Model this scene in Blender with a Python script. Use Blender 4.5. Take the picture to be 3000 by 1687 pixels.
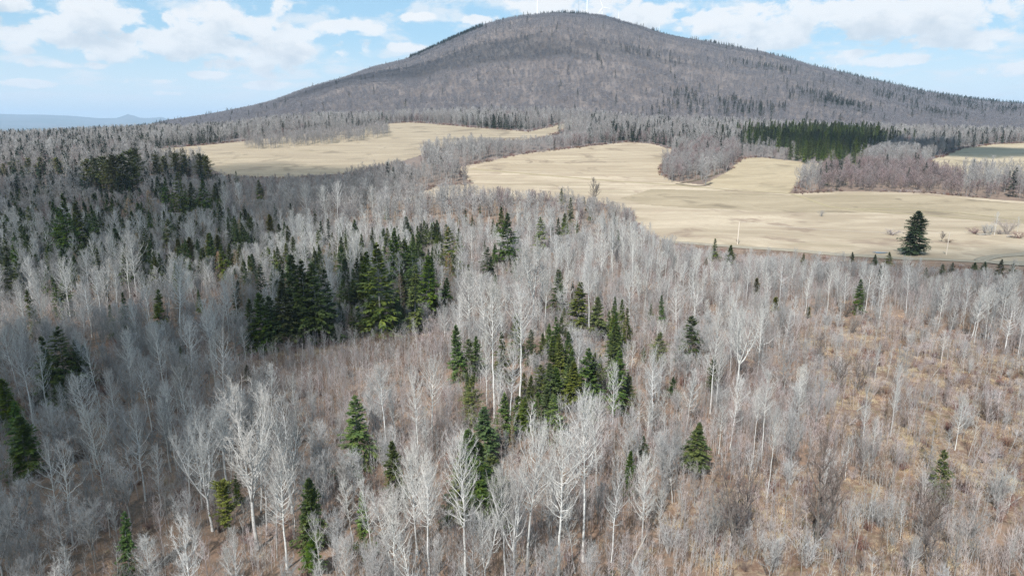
import bpy, math, random
import numpy as np

for o in list(bpy.data.objects):
    bpy.data.objects.remove(o)
SC = bpy.context.scene
COL = SC.collection
RS = np.random.RandomState(11)
random.seed(11)

# ------------------------------------------------------------------ camera
PITCH = math.radians(13.3)
CAMZ = 50.0
FPX = 2000.0                       # focal length in pixels of the 3000 px wide photograph
cam_d = bpy.data.cameras.new('camera')
cam_d.lens = 24.0
cam_d.sensor_width = 36.0
cam_d.clip_start = 0.5
cam_d.clip_end = 60000.0
cam = bpy.data.objects.new('camera', cam_d)
cam.location = (0, 0, CAMZ)
cam.rotation_euler = (math.pi / 2 - PITCH, 0, 0)
COL.objects.link(cam)
SC.camera = cam

# ------------------------------------------------------------------ sun, exposure
SUN_EL = math.radians(47)
SUN_AZ = math.radians(24)          # light travels towards +Y, this much turned to +X
sun_d = bpy.data.lights.new('sun', 'SUN')
sun_d.energy = 5.0
sun_d.angle = math.radians(0.53)
sun_d.color = (1.0, 0.98, 0.95)
sun = bpy.data.objects.new('sun', sun_d)
sun.rotation_euler = (math.pi / 2 - SUN_EL, 0, -SUN_AZ)
sun.location = (-200, -300, 500)
COL.objects.link(sun)
VS = SC.view_settings
SC.display_settings.display_device = 'sRGB'
VS.view_transform = 'Standard'
VS.look = 'None'
VS.exposure = 0.6
VS.gamma = 1.0
VS.use_curve_mapping = False
CY = SC.cycles
CY.max_bounces = 5
CY.diffuse_bounces = 3
CY.glossy_bounces = 1
CY.transmission_bounces = 2
CY.transparent_max_bounces = 8
CY.volume_bounces = 0
CY.use_denoising = True
CY.denoiser = 'OPENIMAGEDENOISE'
CY.denoising_input_passes = 'RGB_ALBEDO_NORMAL'
CY.denoising_prefilter = 'NONE'
CY.filter_width = 1.5
CY.sample_clamp_indirect = 4.0
CY.caustics_reflective = False
CY.caustics_refractive = False
SC.render.film_transparent = False

SS = 3000.0 / 2576.0               # layout notes below are in a 2576 px wide view of the photograph


def view_dir(vx, vy):
    """Direction through a point of the 2576 px view."""
    a = (vx * SS - 1500.0) / FPX
    k = (843.5 - vy * SS) / FPX
    d = np.array([a, math.cos(PITCH) + k * math.sin(PITCH), -math.sin(PITCH) + k * math.cos(PITCH)])
    return d / np.linalg.norm(d)


# ------------------------------------------------------------------ sky
class NT:
    def __init__(self, tree):
        self.t = tree
        self.t.nodes.clear()

    def n(self, kind, **kw):
        nd = self.t.nodes.new(kind)
        ins = kw.pop('ins', {})
        for k, v in kw.items():
            setattr(nd, k, v)
        for k, v in ins.items():
            self.put(nd.inputs[k], v)
        return nd

    def put(self, sock, v):
        if isinstance(v, bpy.types.NodeSocket):
            self.t.links.new(v, sock)
        else:
            if hasattr(sock, 'default_value') and hasattr(sock.default_value, '__len__') and not hasattr(v, '__len__'):
                v = [v] * len(sock.default_value)
            if hasattr(v, '__len__') and hasattr(sock.default_value, '__len__') and len(sock.default_value) == 4 and len(v) == 3:
                v = tuple(v) + (1.0,)
            sock.default_value = v

    def m(self, op, a, b=None, c=None, clamp=False):
        nd = self.n('ShaderNodeMath', operation=op, use_clamp=clamp)
        self.put(nd.inputs[0], a)
        if b is not None:
            self.put(nd.inputs[1], b)
        if c is not None:
            self.put(nd.inputs[2], c)
        return nd.outputs[0]

    def v(self, op, a, b=None):
        nd = self.n('ShaderNodeVectorMath', operation=op)
        self.put(nd.inputs[0], a)
        if b is not None:
            self.put(nd.inputs[1], b)
        return nd.outputs['Value'] if op in ('LENGTH', 'DOT_PRODUCT') else nd.outputs['Vector']

    def ramp(self, x, lo, hi, a=0.0, b=1.0, smooth=True):
        nd = self.n('ShaderNodeMapRange', interpolation_type='SMOOTHSTEP' if smooth else 'LINEAR')
        for i, q in enumerate((x, lo, hi, a, b)):
            self.put(nd.inputs[i], q)
        return nd.outputs[0]

    def noise(self, vec, scale, detail=4.0, rough=0.55, dist=0.0):
        nd = self.n('ShaderNodeTexNoise', ins={'Scale': scale, 'Detail': detail, 'Roughness': rough, 'Distortion': dist})
        if vec is not None:
            self.put(nd.inputs['Vector'], vec)
        return nd.outputs[0]

    def mix(self, f, a, b):
        nd = self.n('ShaderNodeMix', data_type='RGBA')
        self.put(nd.inputs[0], f)
        self.put(nd.inputs[6], a)
        self.put(nd.inputs[7], b)
        return nd.outputs[2]


world = bpy.data.worlds.new('World')
SC.world = world
world.use_nodes = True
W = NT(world.node_tree)
SKY_STR = 0.09
sky = W.n('ShaderNodeTexSky', sky_type='NISHITA', sun_disc=False, sun_elevation=SUN_EL,
          sun_rotation=math.pi + SUN_AZ, altitude=300.0, air_density=1.0, dust_density=0.6, ozone_density=2.2)
tc = W.n('ShaderNodeTexCoord')
D = tc.outputs['Generated']
sep = W.n('ShaderNodeSeparateXYZ', ins={0: D})
DZ = W.m('MAXIMUM', sep.outputs['Z'], 0.0)
# heaps of cumulus: (view x, view y of the middle, half width, half height)
HEAPS = [(560, 62, 105, 58), (650, 100, 150, 52), (450, 108, 90, 34), (745, 88, 60, 30), (690, 140, 90, 20), (310, 138, 48, 20), (80, 96, 95, 26), (30, 118, 50, 14),
         (200, 22, 120, 34), (60, 18, 130, 30), (170, 52, 60, 16), (820, 68, 90, 16), (1400, 18, 110, 30), (1490, 22, 70, 26), (1605, 46, 60, 26), (1055, 44, 34, 9), (1180, 50, 36, 9),
         (1030, 120, 46, 9), (2080, 58, 190, 44), (1900, 40, 170, 34), (2330, 45, 220, 40), (2480, 18, 130, 30), (2420, 98, 90, 20), (2250, 150, 70, 12), (2555, 175, 44, 15), (1900, 110, 160, 12),
         (2130, 138, 60, 10), (250, 168, 20, 7), (520, 190, 40, 8), (390, 205, 50, 8), (640, 215, 60, 8), (420, 236, 40, 7), (120, 160, 40, 10), (90, 208, 44, 8)]


def cloud_density(vec):
    """Cloud cover at a direction: heaps with billowed edges over a thin scatter that goes on round the sky."""
    s = W.n('ShaderNodeSeparateXYZ', ins={0: vec})
    z = W.m('MAXIMUM', s.outputs['Z'], 0.0)
    p = W.v('MULTIPLY', vec, (1.0, 1.0, 1.7))
    billow = W.m('ADD', W.m('MULTIPLY', W.noise(p, 11.0, 3.0, 0.55, 0.2), 0.55), W.m('MULTIPLY', W.noise(p, 27.0, 8.0, 0.60, 0.35), 0.45))
    h = None
    for (vx, vy, hw, hh) in HEAPS:
        d = view_dir(vx, vy)
        e = W.v('SUBTRACT', vec, tuple(d))
        px = 1.0 / (1.15 * hw * SS / FPX)
        pz = 1.0 / (1.15 * hh * SS / FPX)
        q = W.v('LENGTH', W.v('MULTIPLY', e, (px, px * 0.6, pz)))
        g = W.ramp(q, 1.75, 0.1, 0.0, 1.0, True)
        h = g if h is None else W.m('MAXIMUM', h, g)
    heap = W.m('ADD', W.m('MULTIPLY', h, 0.86), W.m('MULTIPLY', W.m('SUBTRACT', billow, 0.5), 4.4))
    # thin flat scatter, finer towards the horizon
    zz = W.m('LOGARITHM', W.m('ADD', z, 0.035), 2.718)
    q = W.n('ShaderNodeCombineXYZ', ins={0: s.outputs['X'], 1: s.outputs['Y'], 2: W.m('MULTIPLY', zz, 0.42)}).outputs[0]
    sc = W.noise(q, 13.0, 6.0, 0.6, 0.3)
    sc2 = W.noise(W.v('MULTIPLY', q, (1.0, 1.0, 2.0)), 5.0, 4.0, 0.55, 0.2)
    scat = W.m('ADD', W.m('MULTIPLY', sc, 0.9), W.m('MULTIPLY', sc2, 0.55))
    return heap, scat, h


heap0, scat0, h0 = cloud_density(D)
heapU, _, _ = cloud_density(W.v('ADD', D, (-0.006, 0.0, 0.022)))
hc = W.m('MULTIPLY', W.ramp(heap0, 0.34, 0.66), W.ramp(h0, 0.02, 0.2))
sc_f = W.m('MULTIPLY', W.ramp(scat0, 0.70, 0.86), W.ramp(DZ, 0.0, 0.05, 0.25, 0.8))
under = W.ramp(heapU, 0.35, 1.35)
bright = W.mix(under, (7.2, 7.3, 7.4), (5.0, 5.5, 6.0))
bright2 = W.mix(0.5, (6.2, 6.7, 7.1), (6.6, 6.9, 7.2))
skyc = W.mix(0.6, sky.outputs[0], (2.9, 5.3, 7.0))
skyc = W.mix(W.ramp(DZ, 0.13, 0.0, 0.0, 0.75), skyc, (7.0, 7.5, 7.8))
c1 = W.mix(sc_f, skyc, bright2)
c2 = W.mix(W.m('MULTIPLY', hc, 0.93), c1, bright)
bg = W.n('ShaderNodeBackground', ins={0: c2, 1: SKY_STR})
wo = W.n('ShaderNodeOutputWorld')
W.t.links.new(bg.outputs[0], wo.inputs[0])

# ------------------------------------------------------------------ the lie of the land
RNG_GRID = np.random.RandomState(5).rand(257, 257)


def vnoise(x, y):
    """Smooth value noise, one lattice cell per unit."""
    x = np.asarray(x, float); y = np.asarray(y, float)
    xi = np.floor(x).astype(int); yi = np.floor(y).astype(int)
    fx = x - xi; fy = y - yi
    fx = fx * fx * fx * (fx * (fx * 6 - 15) + 10); fy = fy * fy * fy * (fy * (fy * 6 - 15) + 10)
    g = RNG_GRID
    a = g[xi % 257, yi % 257]; b = g[(xi + 1) % 257, yi % 257]
    c = g[xi % 257, (yi + 1) % 257]; d = g[(xi + 1) % 257, (yi + 1) % 257]
    return (a * (1 - fx) + b * fx) * (1 - fy) + (c * (1 - fx) + d * fx) * fy - 0.5


def fbm(x, y, n=4):
    s = 0; a = 1.0
    for i in range(n):
        s = s + a * vnoise(x * 2 ** i + 17.3 * i, y * 2 ** i - 9.1 * i); a *= 0.5
    return s


def pix_u(px):
    return (np.asarray(px, float) - 1500.0) / FPX * math.cos(PITCH)


U_COL = pix_u([-1600, 0, 500, 1000, 1500, 2000, 2500, 3000, 4600])
Y_ROW = np.array([-400., 260, 330, 400, 500, 600, 700, 850, 1000])
Z_TAB = np.array([
    [0, 0, 0, 1, 5, 12, 18, 23, 27],
    [0, 0, 0, 1, 6, 14, 20, 26, 29],
    [0, 0, 0, 1, 6, 16, 25, 33, 37],
    [0, 0, 0, 2, 7, 18, 29, 43, 54],
    [0, 0, 0, 2, 8, 20, 32, 46, 60],
    [0, 0, 0, 2, 8, 17, 25, 36, 48],
    [0, 0, 0, 1, 5, 11, 17, 27, 38],
    [0, 0, 0, 0, 3, 8, 13, 22, 33],
    [0, 0, 0, 0, 2, 6, 10, 18, 28]], float)
RIDGE_Y = 2500.0
_sil = np.array([(-1600, 395), (-600, 395), (0, 395), (200, 390), (400, 376), (480, 357), (600, 338), (700, 320), (800, 296), (900, 260), (1000, 229), (1100, 193),
                 (1200, 167), (1300, 127), (1400, 92), (1500, 66), (1560, 56), (1640, 47), (1700, 48), (1760, 56), (1850, 82),
                 (1950, 110), (2050, 136), (2150, 156), (2250, 174), (2350, 197), (2450, 219), (2550, 241), (2650, 260),
                 (2750, 277), (2850, 292), (3000, 307), (3300, 330), (4000, 358), (4600, 370)], float)
SIL_U = pix_u(_sil[:, 0])
_ang = np.arctan((843.5 - _sil[:, 1]) / FPX) - PITCH
SIL_Z = CAMZ + RIDGE_Y * np.tan(_ang)


def _smooth_interp(x, xp, fp):
    i = np.clip(np.searchsorted(xp, x) - 1, 0, len(xp) - 2)
    t = np.clip((x - xp[i]) / (xp[i + 1] - xp[i]), 0, 1)
    m = np.gradient(fp, xp)
    h = xp[i + 1] - xp[i]
    t2 = t * t; t3 = t2 * t
    return ((2 * t3 - 3 * t2 + 1) * fp[i] + (t3 - 2 * t2 + t) * h * m[i] + (-2 * t3 + 3 * t2) * fp[i + 1] + (t3 - t2) * h * m[i + 1])


def _fit_ridge():
    # the ridge height that makes the skyline, seen from the camera, pass where it should
    tm = np.linspace(0.3, 1, 120); s = np.sin(tm * math.pi / 2) ** 1.5; yy = 1000 + tm * (RIDGE_Y - 1000)
    for k in range(len(SIL_U)):
        z0 = np.interp(SIL_U[k], U_COL, Z_TAB[:, -1])
        want = math.tan(_ang[k]); lo, hi = -50.0, 700.0
        for _ in range(40):
            mid = (lo + hi) / 2
            if np.max((z0 + (mid - z0) * s + 7.0 - CAMZ) / yy) > want:
                hi = mid
            else:
                lo = mid
        SIL_Z[k] = mid


_fit_ridge()


def terrain(x, y):
    x = np.asarray(x, float); y = np.asarray(y, float)
    shp = np.broadcast(x, y).shape
    x = np.broadcast_to(x, shp).ravel(); y = np.broadcast_to(y, shp).ravel()
    u = x / np.maximum(y, 220.0)
    u = np.clip(u, U_COL[0], U_COL[-1])
    cols = np.stack([_smooth_interp(np.clip(y, -400, 1000), Y_ROW, Z_TAB[k]) for k in range(len(U_COL))])
    i = np.clip(np.searchsorted(U_COL, u) - 1, 0, len(U_COL) - 2)
    t = np.clip((u - U_COL[i]) / (U_COL[i + 1] - U_COL[i]), 0, 1); t = t * t * (3 - 2 * t)
    r = np.arange(len(x))
    z = cols[i, r] * (1 - t) + cols[i + 1, r] * t
    zr = _smooth_interp(u, SIL_U, SIL_Z)
    tm = np.clip((y - 1000.0) / (RIDGE_Y - 1000.0), 0, 1)
    s = np.sin(tm * math.pi / 2) ** 1.5
    z = z + (zr - z) * s
    # behind the ridge: a level shoulder, then down to the lowland
    b = np.clip((y - RIDGE_Y) / 2600.0, 0, 1)
    drop = np.clip((b - 0.10) / 0.9, 0, 1); drop = drop * drop * (3 - 2 * drop)
    z = z + (-25.0 - z) * drop - 10.0 * np.clip(b / 0.1, 0, 1)
    # a second hill far behind carries the far turbines
    z = z + 520.0 * np.exp(-(((x - 2780.0) / 1000.0) ** 2 + ((y - 6300.0) / 520.0) ** 2))
    # spurs and hollows of the mountain side
    mm = np.clip((y - 1000) / 500, 0, 1) * np.clip((2600 - y) / 500, 0.15, 1) * np.clip((zr - 60) / 150, 0, 1)
    z = z + mm * (26 * fbm(x / 330.0, y / 700.0, 3) + 7 * fbm(x / 90.0 + 4, y / 110.0, 2))
    # ups and downs of the near woods
    near = np.clip((330 - y) / 60, 0, 1)
    z = z + near * (1.5 * fbm(x / 42.0, y / 38.0, 3)) + 0.5 * np.clip((y - 330) / 60, 0, 1) * fbm(x / 60.0, y / 60.0, 2)
    return z.reshape(shp)


def project(x, y, z):
    """World to the 2576 px view."""
    h = z - CAMZ
    dep = y * math.cos(PITCH) - h * math.sin(PITCH)
    v = y * math.sin(PITCH) + h * math.cos(PITCH)
    dep = np.where(dep > 1.0, dep, 1.0)
    return (1500.0 + FPX * x / dep) / SS, (843.5 - FPX * v / dep) / SS


def ground_at(vx, vy, lo=40.0, hi=2600.0):
    """Where the ray through a point of the view first meets the land."""
    vx = np.atleast_1d(np.asarray(vx, float)); vy = np.atleast_1d(np.asarray(vy, float))
    a = (vx * SS - 1500.0) / FPX; k = (843.5 - vy * SS) / FPX
    dx, dy, dz = a, math.cos(PITCH) + k * math.sin(PITCH), -math.sin(PITCH) + k * math.cos(PITCH)
    ys = np.concatenate([np.arange(lo, 400, 2.0), np.arange(400, 1200, 4.0), np.arange(1200, hi, 8.0)])
    out = np.zeros((len(vx), 3))
    for i in range(len(vx)):
        X = dx[i] / dy[i] * ys; Z = CAMZ + dz[i] / dy[i] * ys
        g = terrain(X, ys) - Z
        hit = np.where(g > 0)[0]
        j = hit[0] if len(hit) else len(ys) - 1
        if len(hit) and j > 0:
            f = -g[j - 1] / (g[j] - g[j - 1])
            Y = ys[j - 1] + f * (ys[j] - ys[j - 1])
        else:
            Y = ys[j]
        out[i] = (dx[i] / dy[i] * Y, Y, terrain(dx[i] / dy[i] * Y, Y))
    return out


def top_height(p, vy_top):
    """Height of something standing at p whose top shows at vy_top."""
    k = (843.5 - vy_top * SS) / FPX
    h = p[1] * (k * math.cos(PITCH) - math.sin(PITCH)) / (math.cos(PITCH) + k * math.sin(PITCH))
    return CAMZ + h - p[2]


def in_poly(x, y, poly):
    poly = np.asarray(poly, float)
    x = np.asarray(x, float); y = np.asarray(y, float)
    inside = np.zeros(x.shape, bool)
    n = len(poly); j = n - 1
    for i in range(n):
        xi, yi = poly[i]; xj, yj = poly[j]
        c = ((yi > y) != (yj > y)) & (x < (xj - xi) * (y - yi) / (yj - yi + 1e-12) + xi)
        inside ^= c
        j = i
    return inside


def dens_line(pts, closed, step):
    """Resample a polyline smoothly at about the given step."""
    P = np.asarray(pts, float)
    if closed:
        P = np.vstack([P, P[:1]])
    out = []
    for a, b in zip(P[:-1], P[1:]):
        n = max(1, int(np.linalg.norm(b - a) / step))
        for k in range(n):
            out.append(a + (b - a) * k / n)
    if not closed:
        out.append(P[-1])
    return np.array(out)


# ------------------------------------------------------------------ meshes
class MB:
    """Collects triangles for one mesh."""

    def __init__(self):
        self.v = []; self.f = []; self.n = 0

    def add(self, v, f):
        v = np.asarray(v, float).reshape(-1, 3); f = np.asarray(f, int).reshape(-1, 3)
        self.v.append(v); self.f.append(f + self.n); self.n += len(v)

    def tubes(self, P, R, n=3, cap=False):
        """Batch of polylines P (B,K,3) with radii R (B,K)."""
        P = np.asarray(P, float); R = np.asarray(R, float)
        if P.ndim == 2:
            P = P[None]; R = R[None]
        B, K, _ = P.shape
        if B == 0:
            return
        t = P[:, -1] - P[:, 0]
        t /= np.linalg.norm(t, axis=1, keepdims=True) + 1e-9
        ref = np.where(np.abs(t[:, 2:3]) > 0.9, np.array([[1.0, 0, 0]]), np.array([[0, 0, 1.0]]))
        a = np.cross(t, ref); a /= np.linalg.norm(a, axis=1, keepdims=True) + 1e-9
        b = np.cross(t, a)
        ang = np.arange(n) * 2 * math.pi / n
        ring = a[:, None, :] * np.cos(ang)[None, :, None] + b[:, None, :] * np.sin(ang)[None, :, None]
        V = P[:, :, None, :] + ring[:, None, :, :] * R[:, :, None, None]
        base = (np.arange(B) * K * n)[:, None, None]
        k = (np.arange(K - 1) * n)[None, :, None]
        i = np.arange(n)[None, None, :]; j = (np.arange(n) + 1) % n
        j = j[None, None, :]
        A = base + k + i; Bq = base + k + j; C = base + k + n + j; Dq = base + k + n + i
        F = np.concatenate([np.stack([A, Bq, C], -1).reshape(-1, 3), np.stack([A, C, Dq], -1).reshape(-1, 3)])
        self.add(V, F)
        if cap and B == 1:
            top = (K - 1) * n
            self.add(V.reshape(-1, 3)[top:top + n], [(0, q, q + 1) for q in range(1, n - 1)])

    def spikes(self, P0, P1, R):
        """Tapering three-sided twigs."""
        P0 = np.asarray(P0); P1 = np.asarray(P1); R = np.asarray(R)
        B = len(P0)
        if B == 0:
            return
        t = P1 - P0
        t /= np.linalg.norm(t, axis=1, keepdims=True) + 1e-9
        ref = np.where(np.abs(t[:, 2:3]) > 0.9, np.array([[1.0, 0, 0]]), np.array([[0, 0, 1.0]]))
        a = np.cross(t, ref); a /= np.linalg.norm(a, axis=1, keepdims=True) + 1e-9
        b = np.cross(t, a)
        V = np.zeros((B, 4, 3))
        for q in range(3):
            an = q * 2 * math.pi / 3
            V[:, q] = P0 + (a * math.cos(an) + b * math.sin(an)) * R[:, None]
        V[:, 3] = P1
        s = (np.arange(B) * 4)[:, None]
        F = np.concatenate([s + np.array([[0, 1, 3]]), s + np.array([[1, 2, 3]]), s + np.array([[2, 0, 3]])])
        self.add(V, F)

    def box(self, lo, hi):
        x0, y0, z0 = lo; x1, y1, z1 = hi
        v = [(x0, y0, z0), (x1, y0, z0), (x1, y1, z0), (x0, y1, z0), (x0, y0, z1), (x1, y0, z1), (x1, y1, z1), (x0, y1, z1)]
        q = [(0, 3, 2, 1), (4, 5, 6, 7), (0, 1, 5, 4), (1, 2, 6, 5), (2, 3, 7, 6), (3, 0, 4, 7)]
        f = []
        for a, b, c, d in q:
            f += [(a, b, c), (a, c, d)]
        self.add(v, f)

    def mesh(self, name, mat, smooth=False):
        return make_mesh(name, [(self, mat)], smooth)


def make_mesh(name, groups, smooth=False):
    vs, fs, mi, mats = [], [], [], []
    off = 0
    for k, (mb, mat) in enumerate(groups):
        if mb.n == 0:
            continue
        v = np.concatenate(mb.v); f = np.concatenate(mb.f)
        vs.append(v); fs.append(f + off); mi.append(np.full(len(f), len(mats))); off += len(v); mats.append(mat)
    v = np.concatenate(vs); f = np.concatenate(fs); mi = np.concatenate(mi)
    me = bpy.data.meshes.new(name)
    me.vertices.add(len(v)); me.vertices.foreach_set('co', v.astype(np.float32).ravel())
    me.loops.add(len(f) * 3); me.loops.foreach_set('vertex_index', f.astype(np.int32).ravel())
    me.polygons.add(len(f))
    me.polygons.foreach_set('loop_start', np.arange(0, len(f) * 3, 3, dtype=np.int32))
    me.polygons.foreach_set('material_index', mi.astype(np.int32))
    if smooth:
        me.polygons.foreach_set('use_smooth', np.ones(len(f), bool))
    for m in mats:
        me.materials.append(m)
    me.update()
    return me


def put(name, me, parent=None, loc=None, rot=None, scale=None):
    o = bpy.data.objects.new(name, me)
    COL.objects.link(o)
    if parent is not None:
        o.parent = parent
    if loc is not None:
        o.location = loc
    if rot is not None:
        o.rotation_euler = rot
    if scale is not None:
        o.scale = scale if hasattr(scale, '__len__') else (scale,) * 3
    return o


def tag(o, label=None, cat=None, group=None, kind=None):
    if label: o['label'] = label
    if cat: o['category'] = cat
    if group: o['group'] = group
    if kind: o['kind'] = kind
    return o


# ------------------------------------------------------------------ materials
def material(name):
    m = bpy.data.materials.new(name)
    m.use_nodes = True
    t = NT(m.node_tree)
    out = t.n('ShaderNodeOutputMaterial')
    b = t.n('ShaderNodeBsdfPrincipled', ins={'Roughness': 0.85})
    b.inputs['Specular IOR Level'].default_value = 0.15
    t.t.links.new(b.outputs[0], out.inputs[0])
    return m, t, b


def vary(t, col, amt=0.25, hue=0.02, sat=0.15):
    """The same colour, a little different on each object."""
    oi = t.n('ShaderNodeObjectInfo')
    r = oi.outputs['Random']
    r2 = t.m('FRACT', t.m('MULTIPLY', r, 17.31))
    r3 = t.m('FRACT', t.m('MULTIPLY', r, 71.7))
    h = t.n('ShaderNodeHueSaturation', ins={'Color': col})
    t.put(h.inputs['Value'], t.m('MULTIPLY_ADD', r, 2 * amt, 1 - amt))
    t.put(h.inputs['Hue'], t.m('MULTIPLY_ADD', r2, 2 * hue, 0.5 - hue))
    t.put(h.inputs['Saturation'], t.m('MULTIPLY_ADD', r3, 2 * sat, 1 - sat))
    return h.outputs[0]


def mat_twig(name, col, amt=0.22, hue=0.015, sat=0.3):
    m, t, b = material(name)
    t.put(b.inputs['Base Color'], vary(t, col, amt, hue, sat))
    return m


def mat_white_bark(name, col=(0.55, 0.54, 0.51), dark=(0.10, 0.085, 0.07), cut=0.60):
    m, t, b = material(name)
    tcn = t.n('ShaderNodeTexCoord')
    p = t.v('MULTIPLY', tcn.outputs['Object'], (1.0, 1.0, 3.0))
    marks = t.ramp(t.noise(p, 2.6, 3.0, 0.6), cut, cut + 0.07)
    blot = t.ramp(t.noise(tcn.outputs['Object'], 0.9, 3.0, 0.6), 0.55, 0.75)
    c = t.mix(blot, vary(t, col, 0.14, 0.01, 0.3), tuple(0.62 * q for q in col))
    c = t.mix(marks, c, dark)
    t.put(b.inputs['Base Color'], c)
    return m


def mat_needles(name, col, tip, amt=0.3, hue=0.02):
    m, t, b = material(name)
    tcn = t.n('ShaderNodeTexCoord')
    n = t.ramp(t.noise(tcn.outputs['Object'], 1.1, 4.0, 0.7), 0.38, 0.68)
    c = t.mix(n, col, tip)
    t.put(b.inputs['Base Color'], vary(t, c, amt, hue, 0.2))
    b.inputs['Roughness'].default_value = 0.6
    b.inputs['Specular IOR Level'].default_value = 0.3
    return m


M = {}
M['white_bark'] = mat_white_bark('white_bark')
M['grey_bark'] = mat_white_bark('grey_bark', (0.27, 0.26, 0.245), (0.09, 0.08, 0.07), 0.62)
M['dark_bark'] = mat_white_bark('dark_bark', (0.13, 0.11, 0.095), (0.05, 0.045, 0.04), 0.6)
M['aspen_twig'] = mat_twig('aspen_twig', (0.385, 0.37, 0.345), 0.32)
M['grey_twig'] = mat_twig('grey_twig', (0.325, 0.315, 0.302), 0.34)
M['mauve_twig'] = mat_twig('mauve_twig', (0.375, 0.325, 0.308), 0.32)
M['belt_grey'] = mat_twig('belt_grey_twig', (0.235, 0.215, 0.205))
M['belt_pale'] = mat_twig('belt_pale_twig', (0.31, 0.295, 0.28))
M['belt_mauve'] = mat_twig('belt_mauve_twig', (0.225, 0.175, 0.17))
M['brown_twig'] = mat_twig('brown_twig', (0.20, 0.14, 0.105))
M['red_twig'] = mat_twig('red_twig', (0.20, 0.118, 0.098))
M['larch_twig'] = mat_twig('larch_twig', (0.30, 0.215, 0.14))
M['dark_twig'] = mat_twig('dark_twig', (0.15, 0.125, 0.11))
M['far_twig'] = mat_twig('far_twig', (0.160, 0.154, 0.166), 0.18, 0.02, 0.3)  # cool tint in the colour makes up for thin haze on the mountain
M['fir'] = mat_needles('fir_needles', (0.037, 0.060, 0.014), (0.112, 0.138, 0.026), 0.38, 0.035)
M['spruce'] = mat_needles('spruce_needles', (0.034, 0.054, 0.020), (0.075, 0.100, 0.032), 0.2)
M['cedar'] = mat_needles('cedar_needles', (0.115, 0.115, 0.018), (0.21, 0.19, 0.032), 0.2)
M['pine'] = mat_needles('pine_needles', (0.080, 0.088, 0.022), (0.18, 0.18, 0.045), 0.22)
M['plantation'] = mat_needles('plantation_needles', (0.066, 0.098, 0.018), (0.145, 0.172, 0.030), 0.40)
M['far_fir'] = mat_needles('far_fir_needles', (0.022, 0.038, 0.018), (0.038, 0.058, 0.024), 0.25)

# ------------------------------------------------------------------ plant builders
def unit(v):
    return v / (np.linalg.norm(v, axis=-1, keepdims=True) + 1e-9)


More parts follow.
